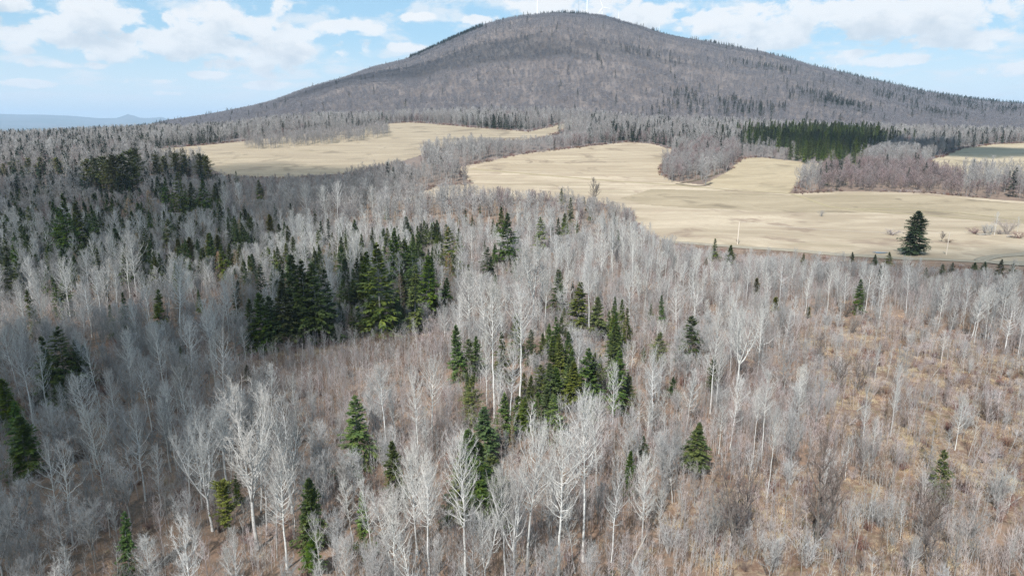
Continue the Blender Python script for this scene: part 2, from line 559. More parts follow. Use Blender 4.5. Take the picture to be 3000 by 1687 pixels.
def bare_tree(rng, H=12.0, r=0.16, cb=0.35, spread=0.22, nl=34, nb=7, nt=7, tw=0.013, tl=0.6, leaders=1, fork=0.45,
              lean=0.04, up=0.45, angle=(0.45, 1.15), oval=0.8, wob=0.006, conic=False, sides=7):
    """A leafless tree: (trunk, crown) as two triangle collections."""
    tr, cr = MB(), MB()
    K = 13
    s = np.linspace(0, 1, K)
    la = rng.rand() * 6.28
    bend = lean * H * (s ** 1.5)
    wv = np.cumsum(rng.randn(K, 2) * wob * H, axis=0) * 0.55
    wv -= wv[0]
    main = np.stack([math.cos(la) * bend + wv[:, 0], math.sin(la) * bend + wv[:, 1], s * H], 1)
    rad = r * (1 - s) ** 0.85 + 0.012
    rad[0] *= 1.25
    paths = []
    if leaders == 1:
        tr.tubes(main, rad, sides)
        paths.append((main, rad, cb, 1.0))
    else:
        k0 = max(2, int(fork * (K - 1)))
        tr.tubes(main[:k0 + 1], rad[:k0 + 1], sides)
        a0 = rng.rand() * 6.28
        for q in range(leaders):
            a = a0 + q * 6.28 / leaders + rng.randn() * 0.3
            n2 = 9
            s2 = np.linspace(0, 1, n2)
            top = H * (0.78 + 0.22 * rng.rand()) if q else H
            out = spread * H * (0.55 + 0.5 * rng.rand()) * (1.0 if q else 0.45)
            p = main[k0][None] + np.stack([math.cos(a) * out * s2 ** 0.75, math.sin(a) * out * s2 ** 0.75, s2 * (top - main[k0, 2])], 1)
            p[1:, :2] += np.cumsum(rng.randn(n2 - 1, 2) * wob * H * 0.6, axis=0)
            rr = rad[k0] * 0.82 * (1 - s2) ** 0.8 + 0.012
            tr.tubes(p, rr, 6)
            paths.append((p, rr, 0.12 if cb < fork else max(0.0, (cb - fork) / (1 - fork)), 0.8))
    all_l0, all_p = [], []
    for (p, rr, c0, w) in paths:
        n = max(4, int(nl * w / (1 if leaders == 1 else leaders * 0.62)))
        tt = c0 + (0.985 - c0) * (np.arange(n) + rng.rand(n) * 0.8) / n
        f = tt * (len(p) - 1); i = np.clip(f.astype(int), 0, len(p) - 2); fr = (f - i)[:, None]
        q0 = p[i] * (1 - fr) + p[i + 1] * fr
        r0 = (rr[i] * (1 - fr[:, 0]) + rr[i + 1] * fr[:, 0])
        c = (tt - c0) / (1 - c0)
        if conic:
            L = spread * H * (1.02 - c) * (0.75 + 0.5 * rng.rand(n)) + 0.15
        else:
            L = spread * H * np.sin(math.pi * np.clip(0.18 + 0.74 * c, 0, 1)) ** oval * (0.6 + 0.7 * rng.rand(n)) * (0.75 if leaders > 1 else 1.0) + 0.25
        az = np.arange(n) * 2.4 + rng.rand(n) * 1.2
        el = angle[0] + (angle[1] - angle[0]) * c + rng.randn(n) * 0.16
        d0 = np.stack([np.cos(az) * np.cos(el), np.sin(az) * np.cos(el), np.sin(el)], 1)
        KL = 5
        sl = np.linspace(0, 1, KL)
        P = q0[:, None] + d0[:, None] * (L[:, None] * sl)[:, :, None]
        P[:, :, 2] += up * L[:, None] * sl ** 2
        P[:, 1:] += np.cumsum(rng.randn(n, KL - 1, 3) * 0.05, axis=1) * L[:, None, None]
        RL = np.minimum(r0 * 0.5, 0.008 + 0.014 * L)[:, None] * (1 - sl) ** 0.8 + tw * 1.1
        tr.tubes(P, RL, 4)
        all_p.append((P, L, RL))
    P = np.concatenate([a[0] for a in all_p]); L = np.concatenate([a[1] for a in all_p])
    n = len(P)
    # branchlets
    s = 0.22 + 0.78 * (np.arange(nb)[None] + rng.rand(n, nb)) / nb
    s = np.clip(s, 0, 0.999)
    f = s * 4; i = f.astype(int); fr = (f - i)[..., None]
    ar = np.arange(n)[:, None]
    b0 = P[ar, i] * (1 - fr) + P[ar, i + 1] * fr
    bd = unit(unit(P[ar, i + 1] - P[ar, i]) + rng.randn(n, nb, 3) * 0.55 + np.array([0, 0, 0.28]))
    bl = (0.30 * L[:, None] * (1.25 - 0.7 * s) + 0.3) * (0.6 + 0.8 * rng.rand(n, nb))
    b1 = b0 + bd * (bl * 0.55)[..., None]
    b2 = b1 + unit(bd + rng.randn(n, nb, 3) * 0.25 + np.array([0, 0, 0.2])) * (bl * 0.45)[..., None]
    BP = np.stack([b0, b1, b2], 2).reshape(-1, 3, 3)
    BR = np.tile(np.array([tw * 1.25, tw * 1.0, tw * 0.5]), (len(BP), 1))
    cr.tubes(BP, BR, 3)
    # twigs
    m = len(BP)
    s = (np.arange(nt)[None] + rng.rand(m, nt)) / nt * 1.9
    s = np.clip(s, 0.1, 1.95)
    i = s.astype(int); fr = (s - i)[..., None]
    ar = np.arange(m)[:, None]
    t0 = BP[ar, i] * (1 - fr) + BP[ar, i + 1] * fr
    td = unit(unit(BP[ar, i + 1] - BP[ar, i]) + rng.randn(m, nt, 3) * 0.6 + np.array([0, 0, 0.25]))
    tlen = tl * (0.5 + rng.rand(m, nt))
    cr.spikes(t0.reshape(-1, 3), (t0 + td * tlen[..., None]).reshape(-1, 3), np.full(m * nt, tw * 0.8))
    return tr, cr


def conifer(rng, H=12.0, R=2.3, base=0.05, power=0.9, blunt=False, step=0.34, nb=7, ns=6, droop=0.35, sw=0.13, ragged=0.2,
            rise=(0.05, 0.9), tr_r=0.14, dome=False, drop=0.0, lean=0.0):
    """An evergreen: (trunk, crown)."""
    tr, cr = MB(), MB()
    K = 8
    s = np.linspace(0, 1, K)
    tp = np.stack([lean * H * s ** 2 + rng.randn(K) * 0.004 * H * s, rng.randn(K) * 0.004 * H * s, s * H], 1)
    tr.tubes(tp, tr_r * (1 - s) + 0.015, 6)
    zs = []
    z = base * H
    while z < H * 0.985:
        zs.append(z); z += step * (1.05 - 0.55 * (z / H)) * (0.8 + 0.4 * rng.rand())
    zs = np.array(zs)
    zz = np.repeat(zs, nb) + rng.randn(len(zs) * nb) * step * 0.25
    n = len(zz)
    keep = rng.rand(n) > drop
    zz = zz[keep]; n = len(zz)
    t = np.clip((zz - base * H) / (H - base * H), 0, 1)
    if dome:
        L = R * np.sin(math.pi * np.clip(0.16 + 0.80 * t, 0, 1)) ** 0.7
    elif blunt:
        L = R * (1 - t ** 2.1) ** 0.85
    else:
        L = R * (1 - t) ** power
    # low boughs a little shorter, uneven all round
    az = rng.rand(n) * 6.283
    lob = 1 + ragged * 0.8 * np.sin(az * 2 + zz * 0.9 + rng.rand() * 6)
    L = L * np.where(t < 0.08, 0.85, 1.0) * lob * (1 - ragged + 2 * ragged * rng.rand(n)) + 0.10
    rise_k = rise[0] + (rise[1] - rise[0]) * t ** 1.5 + rng.randn(n) * 0.08
    ca, sa = np.cos(az), np.sin(az)
    rad = np.stack([ca, sa, np.zeros(n)], 1); tan = np.stack([-sa, ca, np.zeros(n)], 1)
    # trunk offset
    ox = lean * H * (zz / H) ** 2

    def pt(sv):
        sv = np.asarray(sv)
        return (np.stack([ox, np.zeros(n), zz], 1)[:, None] + rad[:, None] * (L[:, None] * sv)[..., None]
                + np.array([0, 0, 1.0]) * (L[:, None] * (rise_k[:, None] * sv - droop * sv ** 2 + droop * 0.35 * sv ** 3))[..., None])

    sv = np.linspace(0, 1, 4)[None].repeat(n, 0)
    BP = pt(sv)
    tr_b = (0.012 + 0.010 * L)[:, None] * (1 - 0.85 * sv)
    cr.tubes(BP, tr_b, 3)
    S = 0.16 + 0.84 * (np.arange(ns)[None] + 0.8 * rng.rand(n, ns)) / ns
    S = np.clip(S, 0, 1)
    p0 = pt(S)
    for sd in (-1, 1):
        ln = (0.40 * L[:, None] * (1.12 - S) + 0.20) * (0.7 + 0.6 * rng.rand(n, ns))
        d = unit(rad[:, None] * (0.55 + 0.5 * S[..., None]) + sd * tan[:, None] * (0.85 - 0.35 * S[..., None]) + rng.randn(n, ns, 3) * 0.16
                 + np.array([0, 0, 1.0]) * (rise_k[:, None] * 0.5 - droop * 0.9 * S)[..., None])
        w = sw * (0.7 + 0.6 * rng.rand(n, ns)) * (0.55 + 0.45 * np.minimum(1, ln / 0.5))
        side = unit(np.cross(d, np.array([0, 0, 1.0]) + rng.randn(n, ns, 3) * 0.35))
        mid = p0 + d * (ln * 0.45)[..., None]
        tip = p0 + d * ln[..., None]
        tip[..., 2] -= 0.12 * ln
        Q = np.stack([p0, mid + side * w[..., None], tip, mid - side * w[..., None]], 2).reshape(-1, 4, 3)
        b = (np.arange(len(Q)) * 4)[:, None]
        cr.add(Q, np.concatenate([b + np.array([[0, 1, 2]]), b + np.array([[0, 2, 3]])]))
    # bough tips and the leading shoot
    d = unit(rad + np.array([0, 0, 1.0]) * (rise_k - droop)[:, None] * 0.8 + rng.randn(n, 3) * 0.1)
    p0 = pt(np.full((n, 1), 0.86))[:, 0]
    ln = 0.16 * L + 0.16
    side = unit(np.cross(d, np.array([0, 0, 1.0])))
    Q = np.stack([p0, p0 + d * (ln * 0.4)[:, None] + side * sw * 0.9, p0 + d * ln[:, None], p0 + d * (ln * 0.4)[:, None] - side * sw * 0.9], 1)
    b = (np.arange(n) * 4)[:, None]
    cr.add(Q, np.concatenate([b + np.array([[0, 1, 2]]), b + np.array([[0, 2, 3]])]))
    top = np.array([lean * H, 0, H])
    m = 10
    p0 = top[None] + np.stack([np.zeros(m), np.zeros(m), -rng.rand(m) * 0.08 * H], 1)
    dd = unit(np.stack([rng.randn(m), rng.randn(m), 0.9 + rng.rand(m) * 0.5], 1)) * 0.035 * H
    cr.spikes(p0, p0 + dd, np.full(m, 0.05))
    cr.spikes(top[None] - np.array([[0, 0, 0.3]]), top[None] + np.array([[0, 0, 0.04 * H]]), np.array([0.05]))
    return tr, cr


def sapling(rng, H=5.0, r=0.03, nbr=14, nt=4, tw=0.011, lean=0.06, mb=None, at=(0, 0)):
    mb = mb or MB()
    K = 5
    s = np.linspace(0, 1, K)
    a = rng.rand() * 6.28
    b = lean * H * s ** 1.4 * rng.rand()
    p = np.stack([at[0] + math.cos(a) * b, at[1] + math.sin(a) * b, s * H], 1)
    p[1:, :2] += np.cumsum(rng.randn(K - 1, 2) * 0.012 * H, axis=0)
    mb.tubes(p, r * (1 - s) ** 0.8 + 0.007, 4)
    t = 0.25 + 0.72 * rng.rand(nbr)
    f = t * (K - 1); i = f.astype(int); fr = (f - i)[:, None]
    q0 = p[i] * (1 - fr) + p[i + 1] * fr
    az = rng.rand(nbr) * 6.28; el = 0.6 + 0.5 * rng.rand(nbr)
    d = np.stack([np.cos(az) * np.cos(el), np.sin(az) * np.cos(el), np.sin(el)], 1)
    L = H * (0.10 + 0.16 * (1.05 - t)) * (0.6 + 0.8 * rng.rand(nbr))
    P = np.stack([q0, q0 + d * (L * 0.5)[:, None], q0 + d * L[:, None] + np.array([0, 0, 0.25]) * L[:, None]], 1)
    mb.tubes(P, np.tile(np.array([tw * 1.2, tw, tw * 0.5]), (nbr, 1)), 3)
    s = rng.rand(nbr, nt) * 1.9
    i = s.astype(int); fr = (s - i)[..., None]
    ar = np.arange(nbr)[:, None]
    t0 = P[ar, i] * (1 - fr) + P[ar, i + 1] * fr
    td = unit(d[:, None] + rng.randn(nbr, nt, 3) * 0.5 + np.array([0, 0, 0.35]))
    tl = H * 0.07 * (0.5 + rng.rand(nbr, nt))
    mb.spikes(t0.reshape(-1, 3), (t0 + td * tl[..., None]).reshape(-1, 3), np.full(nbr * nt, tw * 0.8))
    return mb


def shrub(rng, H=2.5, W=1.6, stems=16, nb=6, nt=6, tw=0.012):
    """Many-stemmed leafless bush."""
    mb = MB()
    az = rng.rand(stems) * 6.28
    o = rng.rand(stems) ** 0.7
    L = H * (0.7 + 0.4 * rng.rand(stems))
    K = 5
    s = np.linspace(0, 1, K)
    P = np.zeros((stems, K, 3))
    P[:, :, 0] = np.cos(az)[:, None] * (0.12 * o[:, None] + W * o[:, None] * s ** 1.2)
    P[:, :, 1] = np.sin(az)[:, None] * (0.12 * o[:, None] + W * o[:, None] * s ** 1.2)
    P[:, :, 2] = L[:, None] * s * (1 - 0.25 * o[:, None] * s)
    P[:, 1:] += np.cumsum(rng.randn(stems, K - 1, 3) * 0.05, axis=1)
    mb.tubes(P, (0.022 * (1 - s) + 0.008)[None].repeat(stems, 0), 3)
    S = 0.2 + 0.79 * rng.rand(stems, nb)
    f = S * 4; i = f.astype(int); fr = (f - i)[..., None]
    ar = np.arange(stems)[:, None]
    b0 = P[ar, i] * (1 - fr) + P[ar, i + 1] * fr
    bd = unit(unit(P[ar, i + 1] - P[ar, i]) + rng.randn(stems, nb, 3) * 0.5)
    bl = H * 0.25 * (0.5 + rng.rand(stems, nb))
    b1 = b0 + bd * bl[..., None]
    BP = np.stack([b0, (b0 + b1) / 2 + rng.randn(stems, nb, 3) * 0.03, b1], 2).reshape(-1, 3, 3)
    mb.tubes(BP, np.tile(np.array([tw * 1.1, tw, tw * 0.5]), (len(BP), 1)), 3)
    m = len(BP)
    S = rng.rand(m, nt) * 1.95
    i = S.astype(int); fr = (S - i)[..., None]
    ar = np.arange(m)[:, None]
    t0 = BP[ar, i] * (1 - fr) + BP[ar, i + 1] * fr
    td = unit(rng.randn(m, nt, 3) * 0.6 + unit(BP[:, 2] - BP[:, 0])[:, None] + np.array([0, 0, 0.2]))
    mb.spikes(t0.reshape(-1, 3), (t0 + td * (H * 0.11 * (0.5 + rng.rand(m, nt)))[..., None]).reshape(-1, 3), np.full(m * nt, tw * 0.8))
    return mb


def grass_tuft(rng, n=40, H=0.7, W=0.5):
    mb = MB()
    c = rng.randn(n, 2) * W * 0.5
    p0 = np.stack([c[:, 0], c[:, 1], np.zeros(n)], 1)
    a = rng.rand(n) * 6.28; l = H * (0.5 + 0.7 * rng.rand(n)); le = 0.35 + 0.7 * rng.rand(n)
    p1 = p0 + np.stack([np.cos(a) * l * le, np.sin(a) * l * le, l * 0.75], 1)
    mb.spikes(p0, p1, np.full(n, 0.022))
    return mb


# ------------------------------------------------------------------ ground
def axis(near_lo, near_hi, step, far_lo, far_hi, grow=1.045, cap=450.0):
    c = list(np.arange(near_lo, near_hi + 1e-6, step))
    s = step; x = c[-1]
    while x < far_hi:
        s = min(s * grow, cap); x += s; c.append(x)
    s = step; x = c[0]; lo = []
    while x > far_lo:
        s = min(s * grow, cap); x -= s; lo.append(x)
    return np.array(lo[::-1] + c)


gx = axis(-230, 230, 2.6, -26000, 26000, 1.034)
gy = axis(30, 330, 2.2, -9000, 9500, 1.020)
GX, GY = np.meshgrid(gx, gy)
GZ = terrain(GX, GY)
nx, ny = len(gx), len(gy)


def grid_faces(nx, ny):
    a = (np.arange(ny - 1)[:, None] * nx + np.arange(nx - 1)[None]).ravel()
    return np.concatenate([np.stack([a, a + 1, a + nx + 1], 1), np.stack([a, a + nx + 1, a + nx], 1)])


# open, grassy ground among the woods (view polygons)
MEADOWS = [[(2000, 850), (2130, 810), (2330, 830), (2576, 905), (2700, 960), (2700, 1250), (2576, 1330), (2300, 1230), (2120, 1120), (2030, 980)],
           [(560, 925), (700, 884), (850, 862), (1000, 842), (1090, 838), (1130, 872), (1000, 880), (850, 900), (700, 920), (600, 945)],
           [(1640, 1300), (1900, 1180), (2200, 1200), (2400, 1300), (2500, 1449), (1750, 1449)],
           [(820, 505), (1090, 492), (1090, 515), (840, 525)]]


def soft_mask(vx, vy, polys):
    m = np.zeros(np.shape(vx))
    for q in polys:
        m = np.maximum(m, in_poly(vx, vy, q).astype(float))
    return m


pvx, pvy = project(GX, GY, GZ)
vis = (GY > 45)
mead = soft_mask(pvx + 40 * fbm(GX / 9, GY / 9, 3), pvy + 26 * fbm(GX / 9 + 7, GY / 9, 3), MEADOWS) * vis
for _ in range(2):
    mead[1:-1, 1:-1] = (mead[1:-1, 1:-1] * 2 + mead[:-2, 1:-1] + mead[2:, 1:-1] + mead[1:-1, :-2] + mead[1:-1, 2:]) / 6

gm, gt, gb = material('forest_floor')
tcn = gt.n('ShaderNodeTexCoord')
P_ = tcn.outputs['Object']
att = gt.n('ShaderNodeAttribute', attribute_name='open_ground')
n1 = gt.noise(P_, 0.09, 5.0, 0.65)
n2 = gt.noise(P_, 0.9, 5.0, 0.7)
n3 = gt.noise(P_, 5.0, 3.0, 0.7)
lit = gt.mix(gt.ramp(n1, 0.38, 0.62), (0.095, 0.068, 0.052), (0.215, 0.155, 0.115))
lit = gt.mix(gt.ramp(n2, 0.42, 0.62), lit, (0.215, 0.140, 0.098))
lit = gt.mix(gt.m('MULTIPLY', gt.ramp(n3, 0.5, 0.7), 0.6), lit, (0.27, 0.195, 0.125))
gr = gt.mix(gt.ramp(n2, 0.42, 0.66), (0.145, 0.090, 0.064), (0.265, 0.200, 0.138))
gr = gt.mix(gt.m('MULTIPLY', gt.ramp(gt.noise(P_, 0.35, 4.0, 0.7), 0.52, 0.66), 0.75), gr, (0.115, 0.085, 0.045))
gr = gt.mix(gt.m('MULTIPLY', gt.ramp(n3, 0.5, 0.75), 0.5), gr, (0.34, 0.275, 0.195))
upl = gt.n('ShaderNodeAttribute', attribute_name='upland')
lit = gt.mix(gt.m('MULTIPLY', upl.outputs['Fac'], 0.85), lit, gt.mix(gt.ramp(gt.noise(P_, 0.02, 5.0, 0.6), 0.4, 0.62), (0.115, 0.098, 0.092), (0.165, 0.142, 0.132)))
gt.put(gb.inputs['Base Color'], gt.mix(gt.ramp(gt.m('ADD', att.outputs['Fac'], gt.m('MULTIPLY', gt.m('SUBTRACT', n2, 0.5), 0.9)), 0.3, 0.65), lit, gr))
bmp = gt.n('ShaderNodeBump', ins={'Strength': 0.5, 'Distance': 0.25, 'Height': gt.noise(P_, 2.2, 5.0, 0.75)})
gt.put(gb.inputs['Normal'], bmp.outputs[0])
mb = MB()
mb.add(np.stack([GX, GY, GZ], -1), grid_faces(nx, ny))
me = mb.mesh('ground', gm, True)
at_ = me.attributes.new('open_ground', 'FLOAT', 'POINT')
at_.data.foreach_set('value', mead.ravel().astype(np.float32))
at_ = me.attributes.new('upland', 'FLOAT', 'POINT')
at_.data.foreach_set('value', np.clip((GY.ravel() - 420) / 300, 0, 1).astype(np.float32))
tag(put('ground', me), 'leaf-littered ground and mountain slope under the woods', 'ground', kind='structure')

# far blue hills beyond the lowland
hm, ht, hb = material('far_hills')
tcn = ht.n('ShaderNodeTexCoord')
hn = ht.noise(tcn.outputs['Object'], 0.0011, 6.0, 0.65)
ht.put(hb.inputs['Base Color'], ht.mix(ht.ramp(hn, 0.42, 0.6), (0.09, 0.085, 0.08), (0.045, 0.06, 0.045)))
aa = np.linspace(-1.25, 1.35, 420)
dd = np.linspace(6500, 29000, 80)
A_, D_ = np.meshgrid(aa, dd)
hx, hy = np.sin(A_) * D_, np.cos(A_) * D_
hpx = 1500 + FPX * np.tan(A_) / math.cos(PITCH)
prof = np.interp(hpx, [-3000, -600, 0, 150, 300, 345, 382, 415, 450, 475, 495, 560, 700, 1500, 3000, 6000],
                 [335, 345, 341, 343, 352, 350, 339, 350, 350, 346, 354, 362, 366, 360, 350, 350])
want = CAMZ + 23000 * np.tan(np.arctan((843.5 - prof) / FPX) - PITCH)
tt = np.clip((D_ - 7000) / 16000, 0, 1)
hz = -32 + 60 * fbm(hx / 1500, hy / 1500, 4) * np.clip(tt * 4, 0, 1) + (want + 30) * np.clip((tt - 0.35) / 0.65, 0, 1) ** 2.2
back = np.clip((D_ - 23000) / 5500, 0, 1)
hz = hz * (1 - back) + (-60) * back
mb = MB()
mb.add(np.stack([hx, hy, hz], -1), grid_faces(len(aa), len(dd))[:, [0, 2, 1]])
tag(put('distant_hills', mb.mesh('distant_hills', hm, True)), 'low blue hills on the horizon beyond the lowland', 'hills', kind='structure')


# ------------------------------------------------------------------ fields, road, tracks
def sheet(name, poly_world, mat, lift, cell=3.0, label='', cat='field'):
    P = np.asarray(poly_world)[:, :2]
    lo = P.min(0) - cell; hi = P.max(0) + cell
    xs = np.arange(lo[0], hi[0] + cell, cell); ys = np.arange(lo[1], hi[1] + cell, cell)
    X, Y = np.meshgrid(xs, ys)
    cx = (X[:-1, :-1] + X[1:, 1:]) / 2; cy = (Y[:-1, :-1] + Y[1:, 1:]) / 2
    keep = in_poly(cx, cy, P)
    ins = in_poly(X, Y, P)
    XY = np.stack([X, Y], -1).reshape(-1, 2)
    used = np.zeros(X.shape, bool)
    used[:-1, :-1] |= keep; used[1:, :-1] |= keep; used[:-1, 1:] |= keep; used[1:, 1:] |= keep
    out = np.where((used & ~ins).ravel())[0]
    A = P; B = np.roll(P, -1, 0)
    for i in out:
        q = XY[i]
        ab = B - A
        t = np.clip(((q - A) * ab).sum(1) / ((ab * ab).sum(1) + 1e-9), 0, 1)
        c = A + ab * t[:, None]
        XY[i] = c[np.argmin(((c - q) ** 2).sum(1))]
    Z = terrain(XY[:, 0], XY[:, 1]) + lift
    idx = -np.ones(X.size, int)
    ui = np.where(used.ravel())[0]
    idx[ui] = np.arange(len(ui))
    w = X.shape[1]
    r, c = np.where(keep)
    a = r * w + c
    F = np.concatenate([np.stack([a, a + 1, a + w + 1], 1), np.stack([a, a + w + 1, a + w], 1)])
    mb = MB()
    mb.add(np.column_stack([XY, Z])[ui], idx[F])
    o = put(name, mb.mesh(name, mat, True))
    tag(o, label, cat, kind='structure')
    return o


def mat_field(name, a, b, c, seed, streak=(0.011, 0.026)):
    m, t, bs = material(name)
    tc_ = t.n('ShaderNodeTexCoord')
    mp = t.n('ShaderNodeMapping', ins={'Vector': tc_.outputs['Object'], 'Location': (seed * 31.0, seed * 17.0, 0), 'Rotation': (0, 0, 0.12)})
    wob = t.noise(mp.outputs[0], 0.018, 3.0, 0.5)
    p = t.v('ADD', mp.outputs[0], t.v('MULTIPLY', t.n('ShaderNodeCombineXYZ', ins={0: wob, 1: wob, 2: 0.0}).outputs[0], (60.0, 45.0, 0.0)))
    big = t.noise(t.v('MULTIPLY', p, (streak[0], streak[1], 1)), 1.0, 5.0, 0.65, 0.4)
    mid = t.noise(t.v('MULTIPLY', p, (0.07, 0.16, 1)), 1.0, 6.0, 0.7, 0.3)
    fine = t.noise(p, 0.55, 7.0, 0.8)
    pat = t.noise(p, 0.035, 4.0, 0.6)
    col = t.mix(t.ramp(big, 0.36, 0.66), a, b)
    col = t.mix(t.m('MULTIPLY', t.ramp(mid, 0.52, 0.74), 0.5), col, c)
    col = t.mix(t.m('MULTIPLY', t.ramp(pat, 0.54, 0.68), 0.7), col, tuple(0.62 * q for q in c))
    col = t.mix(t.m('MULTIPLY', t.ramp(fine, 0.42, 0.68), 0.5), col, tuple(0.68 * q for q in b))
    damp = t.ramp(t.noise(t.v('MULTIPLY', p, (0.010, 0.030, 1)), 1.0, 3.0, 0.5, 0.6), 0.56, 0.70)
    col = t.mix(t.m('MULTIPLY', damp, 0.5), col, (0.21, 0.170, 0.105))
    rows = t.n('ShaderNodeTexWave', wave_type='BANDS', bands_direction='Y', ins={'Vector': p, 'Scale': 0.10, 'Distortion': 3.0, 'Detail': 3.0, 'Detail Scale': 0.6})
    col = t.mix(t.m('MULTIPLY', t.ramp(rows.outputs['Fac'], 0.55, 0.9), 0.16), col, tuple(0.6 * q for q in a))
    t.put(bs.inputs['Base Color'], col)
    bp = t.n('ShaderNodeBump', ins={'Strength': 0.4, 'Distance': 0.3, 'Height': fine})
    t.put(bs.inputs['Normal'], bp.outputs[0])
    return m


M['field_near'] = mat_field('dry_grass_field', (0.30, 0.236, 0.162), (0.455, 0.370, 0.268), (0.295, 0.200, 0.145), 1)
M['field_mid'] = mat_field('stubble_field', (0.33, 0.265, 0.175), (0.42, 0.345, 0.235), (0.29, 0.225, 0.15), 2)
M['field_far'] = mat_field('pale_pasture', (0.275, 0.220, 0.155), (0.36, 0.292, 0.205), (0.23, 0.18, 0.13), 3)
M['field_green'] = mat_field('mown_hay_field', (0.32, 0.254, 0.163), (0.385, 0.308, 0.203), (0.29, 0.228, 0.148), 4, (0.03, 0.02))

FIELDS = {
    'near': [(1000, 505), (1090, 470), (1190, 462), (1140, 425), (1290, 392), (1450, 372), (1580, 357), (1640, 362), (1700, 378), (1690, 395),
             (1660, 430), (1690, 455), (1800, 470), (1985, 487), (2100, 482), (2330, 486), (2576, 507), (2800, 520), (2850, 668), (2576, 662),
             (2300, 652), (2150, 643), (2000, 631), (1860, 621), (1760, 613), (1660, 606), (1610, 590), (1590, 545), (1520, 520), (1400, 505), (1200, 500)],
    'left': [(370, 378), (480, 368), (600, 357), (850, 331), (960, 313), (1030, 308), (1200, 322), (1330, 332), (1430, 308), (1450, 312),
             (1400, 338), (1340, 352), (1250, 354), (1160, 360), (1070, 388), (1000, 410), (900, 434), (740, 450), (560, 444), (515, 415), (400, 400)],
    'hay': [(1987, 490), (1880, 479), (1800, 473), (1770, 463), (1830, 432), (1868, 397), (1920, 397), (2070, 412), (2084, 420), (2020, 455), (1992, 480)],
    'upper': [(2335, 405), (2420, 373), (2500, 363), (2600, 359), (2760, 362), (2800, 450), (2576, 446), (2400, 440), (2340, 424)],
}
FIELD_W = {k: ground_at(np.array(v)[:, 0], np.array(v)[:, 1]) for k, v in FIELDS.items()}
sheet('field', FIELD_W['near'], M['field_near'], 0.10, 3.0, 'broad tan dry-grass field between the woods and the road')
sheet('field', FIELD_W['left'], M['field_far'], 0.10, 4.0, 'long pale pasture rising to the foot of the mountain')
sheet('field', FIELD_W['hay'], M['field_green'], 0.14, 3.0, 'smooth hay field below the green spruce plantation')
sheet('field', FIELD_W['upper'], M['field_mid'], 0.10, 3.0, 'pale upper field at right with a dark cloud shadow')


M['field_olive'] = mat_field('mown_olive_strip', (0.27, 0.214, 0.140), (0.345, 0.277, 0.187), (0.235, 0.180, 0.118), 6)
M['field_rough'] = mat_field('rough_pasture', (0.30, 0.235, 0.160), (0.40, 0.322, 0.225), (0.255, 0.185, 0.130), 7)
STRIP = [(1560, 500), (1640, 476), (1800, 478), (1985, 491), (2100, 487), (2330, 491), (2576, 512), (2800, 526), (2800, 585), (2576, 562), (2380, 546), (2200, 535), (2060, 536), (1900, 532), (1740, 524), (1620, 514)]
ROUGH = [(1165, 428), (1290, 395), (1450, 376), (1580, 361), (1638, 366), (1694, 381), (1684, 398), (1655, 430), (1672, 450), (1560, 446), (1440, 436), (1330, 430), (1230, 430)]
for nm_, poly_, mt_, lab_ in (('field', STRIP, 'field_olive', 'olive-tan mown strip across the back of the near field'), ('field', ROUGH, 'field_rough', 'rough tan pasture in front of the bare tree row')):
    w_ = ground_at(np.array(poly_)[:, 0], np.array(poly_)[:, 1])
    q_ = dens_line(w_[:, :2], True, 4.0)
    q_ = q_ + 5.0 * np.stack([fbm(q_[:, 0] / 30, q_[:, 1] / 30, 3), fbm(q_[:, 0] / 30 + 5, q_[:, 1] / 30, 3)], 1)
    sheet(nm_, q_, M[mt_], 0.14, 3.0, lab_)


def ribbon(name, line_w, width, mat, lift, label, cat, nac=6, step=2.5, crown=0.0):
    L = dens_line(np.asarray(line_w)[:, :2], False, step)
    for _ in range(6):
        L[1:-1] = (L[:-2] + 2 * L[1:-1] + L[2:]) / 4
    t = np.gradient(L, axis=0); t /= np.linalg.norm(t, axis=1, keepdims=True)
    nrm = np.stack([-t[:, 1], t[:, 0]], 1)
    off = np.linspace(-0.5, 0.5, nac + 1)
    XY = L[:, None] + nrm[:, None] * (off * width)[None, :, None]
    Z = terrain(XY[..., 0], XY[..., 1]) + lift + crown * (1 - (2 * off[None]) ** 2)
    mb = MB()
    mb.add(np.concatenate([XY, Z[..., None]], -1), grid_faces(nac + 1, len(L)))
    me = mb.mesh(name, mat, True)
    uv = me.attributes.new('across', 'FLOAT', 'POINT')
    uv.data.foreach_set('value', np.tile(off, len(L)).astype(np.float32))
    o = put(name, me)
    tag(o, label, cat, kind='structure')
    return L


def mat_track(name, base, rut, mid, where=(0.22, 0.09)):
    m, t, b = material(name)
    at2 = t.n('ShaderNodeAttribute', attribute_name='across')
    d = t.m('ABSOLUTE', at2.outputs['Fac'])
    tc_ = t.n('ShaderNodeTexCoord')
    nz = t.noise(tc_.outputs['Object'], 0.5, 5.0, 0.7)
    r = t.ramp(t.m('ADD', t.m('ABSOLUTE', t.m('SUBTRACT', d, where[0])), t.m('MULTIPLY', t.m('SUBTRACT', nz, 0.5), 0.12)), where[1], where[1] * 0.3)
    c = t.mix(t.ramp(nz, 0.4, 0.65), base, mid)
    t.put(b.inputs['Base Color'], t.mix(t.m('MULTIPLY', r, 0.8), c, rut))
    return m


M['gravel'] = mat_track('road_gravel', (0.26, 0.225, 0.17), (0.31, 0.27, 0.21), (0.22, 0.185, 0.135), (0.2, 0.1))
M['track'] = mat_track('field_track', (0.31, 0.255, 0.15), (0.20, 0.155, 0.10), (0.35, 0.29, 0.18), (0.3, 0.12))
M['ditch'] = mat_track('ditch_mud', (0.20, 0.16, 0.10), (0.07, 0.055, 0.04), (0.16, 0.12, 0.075), (0.0, 0.5))


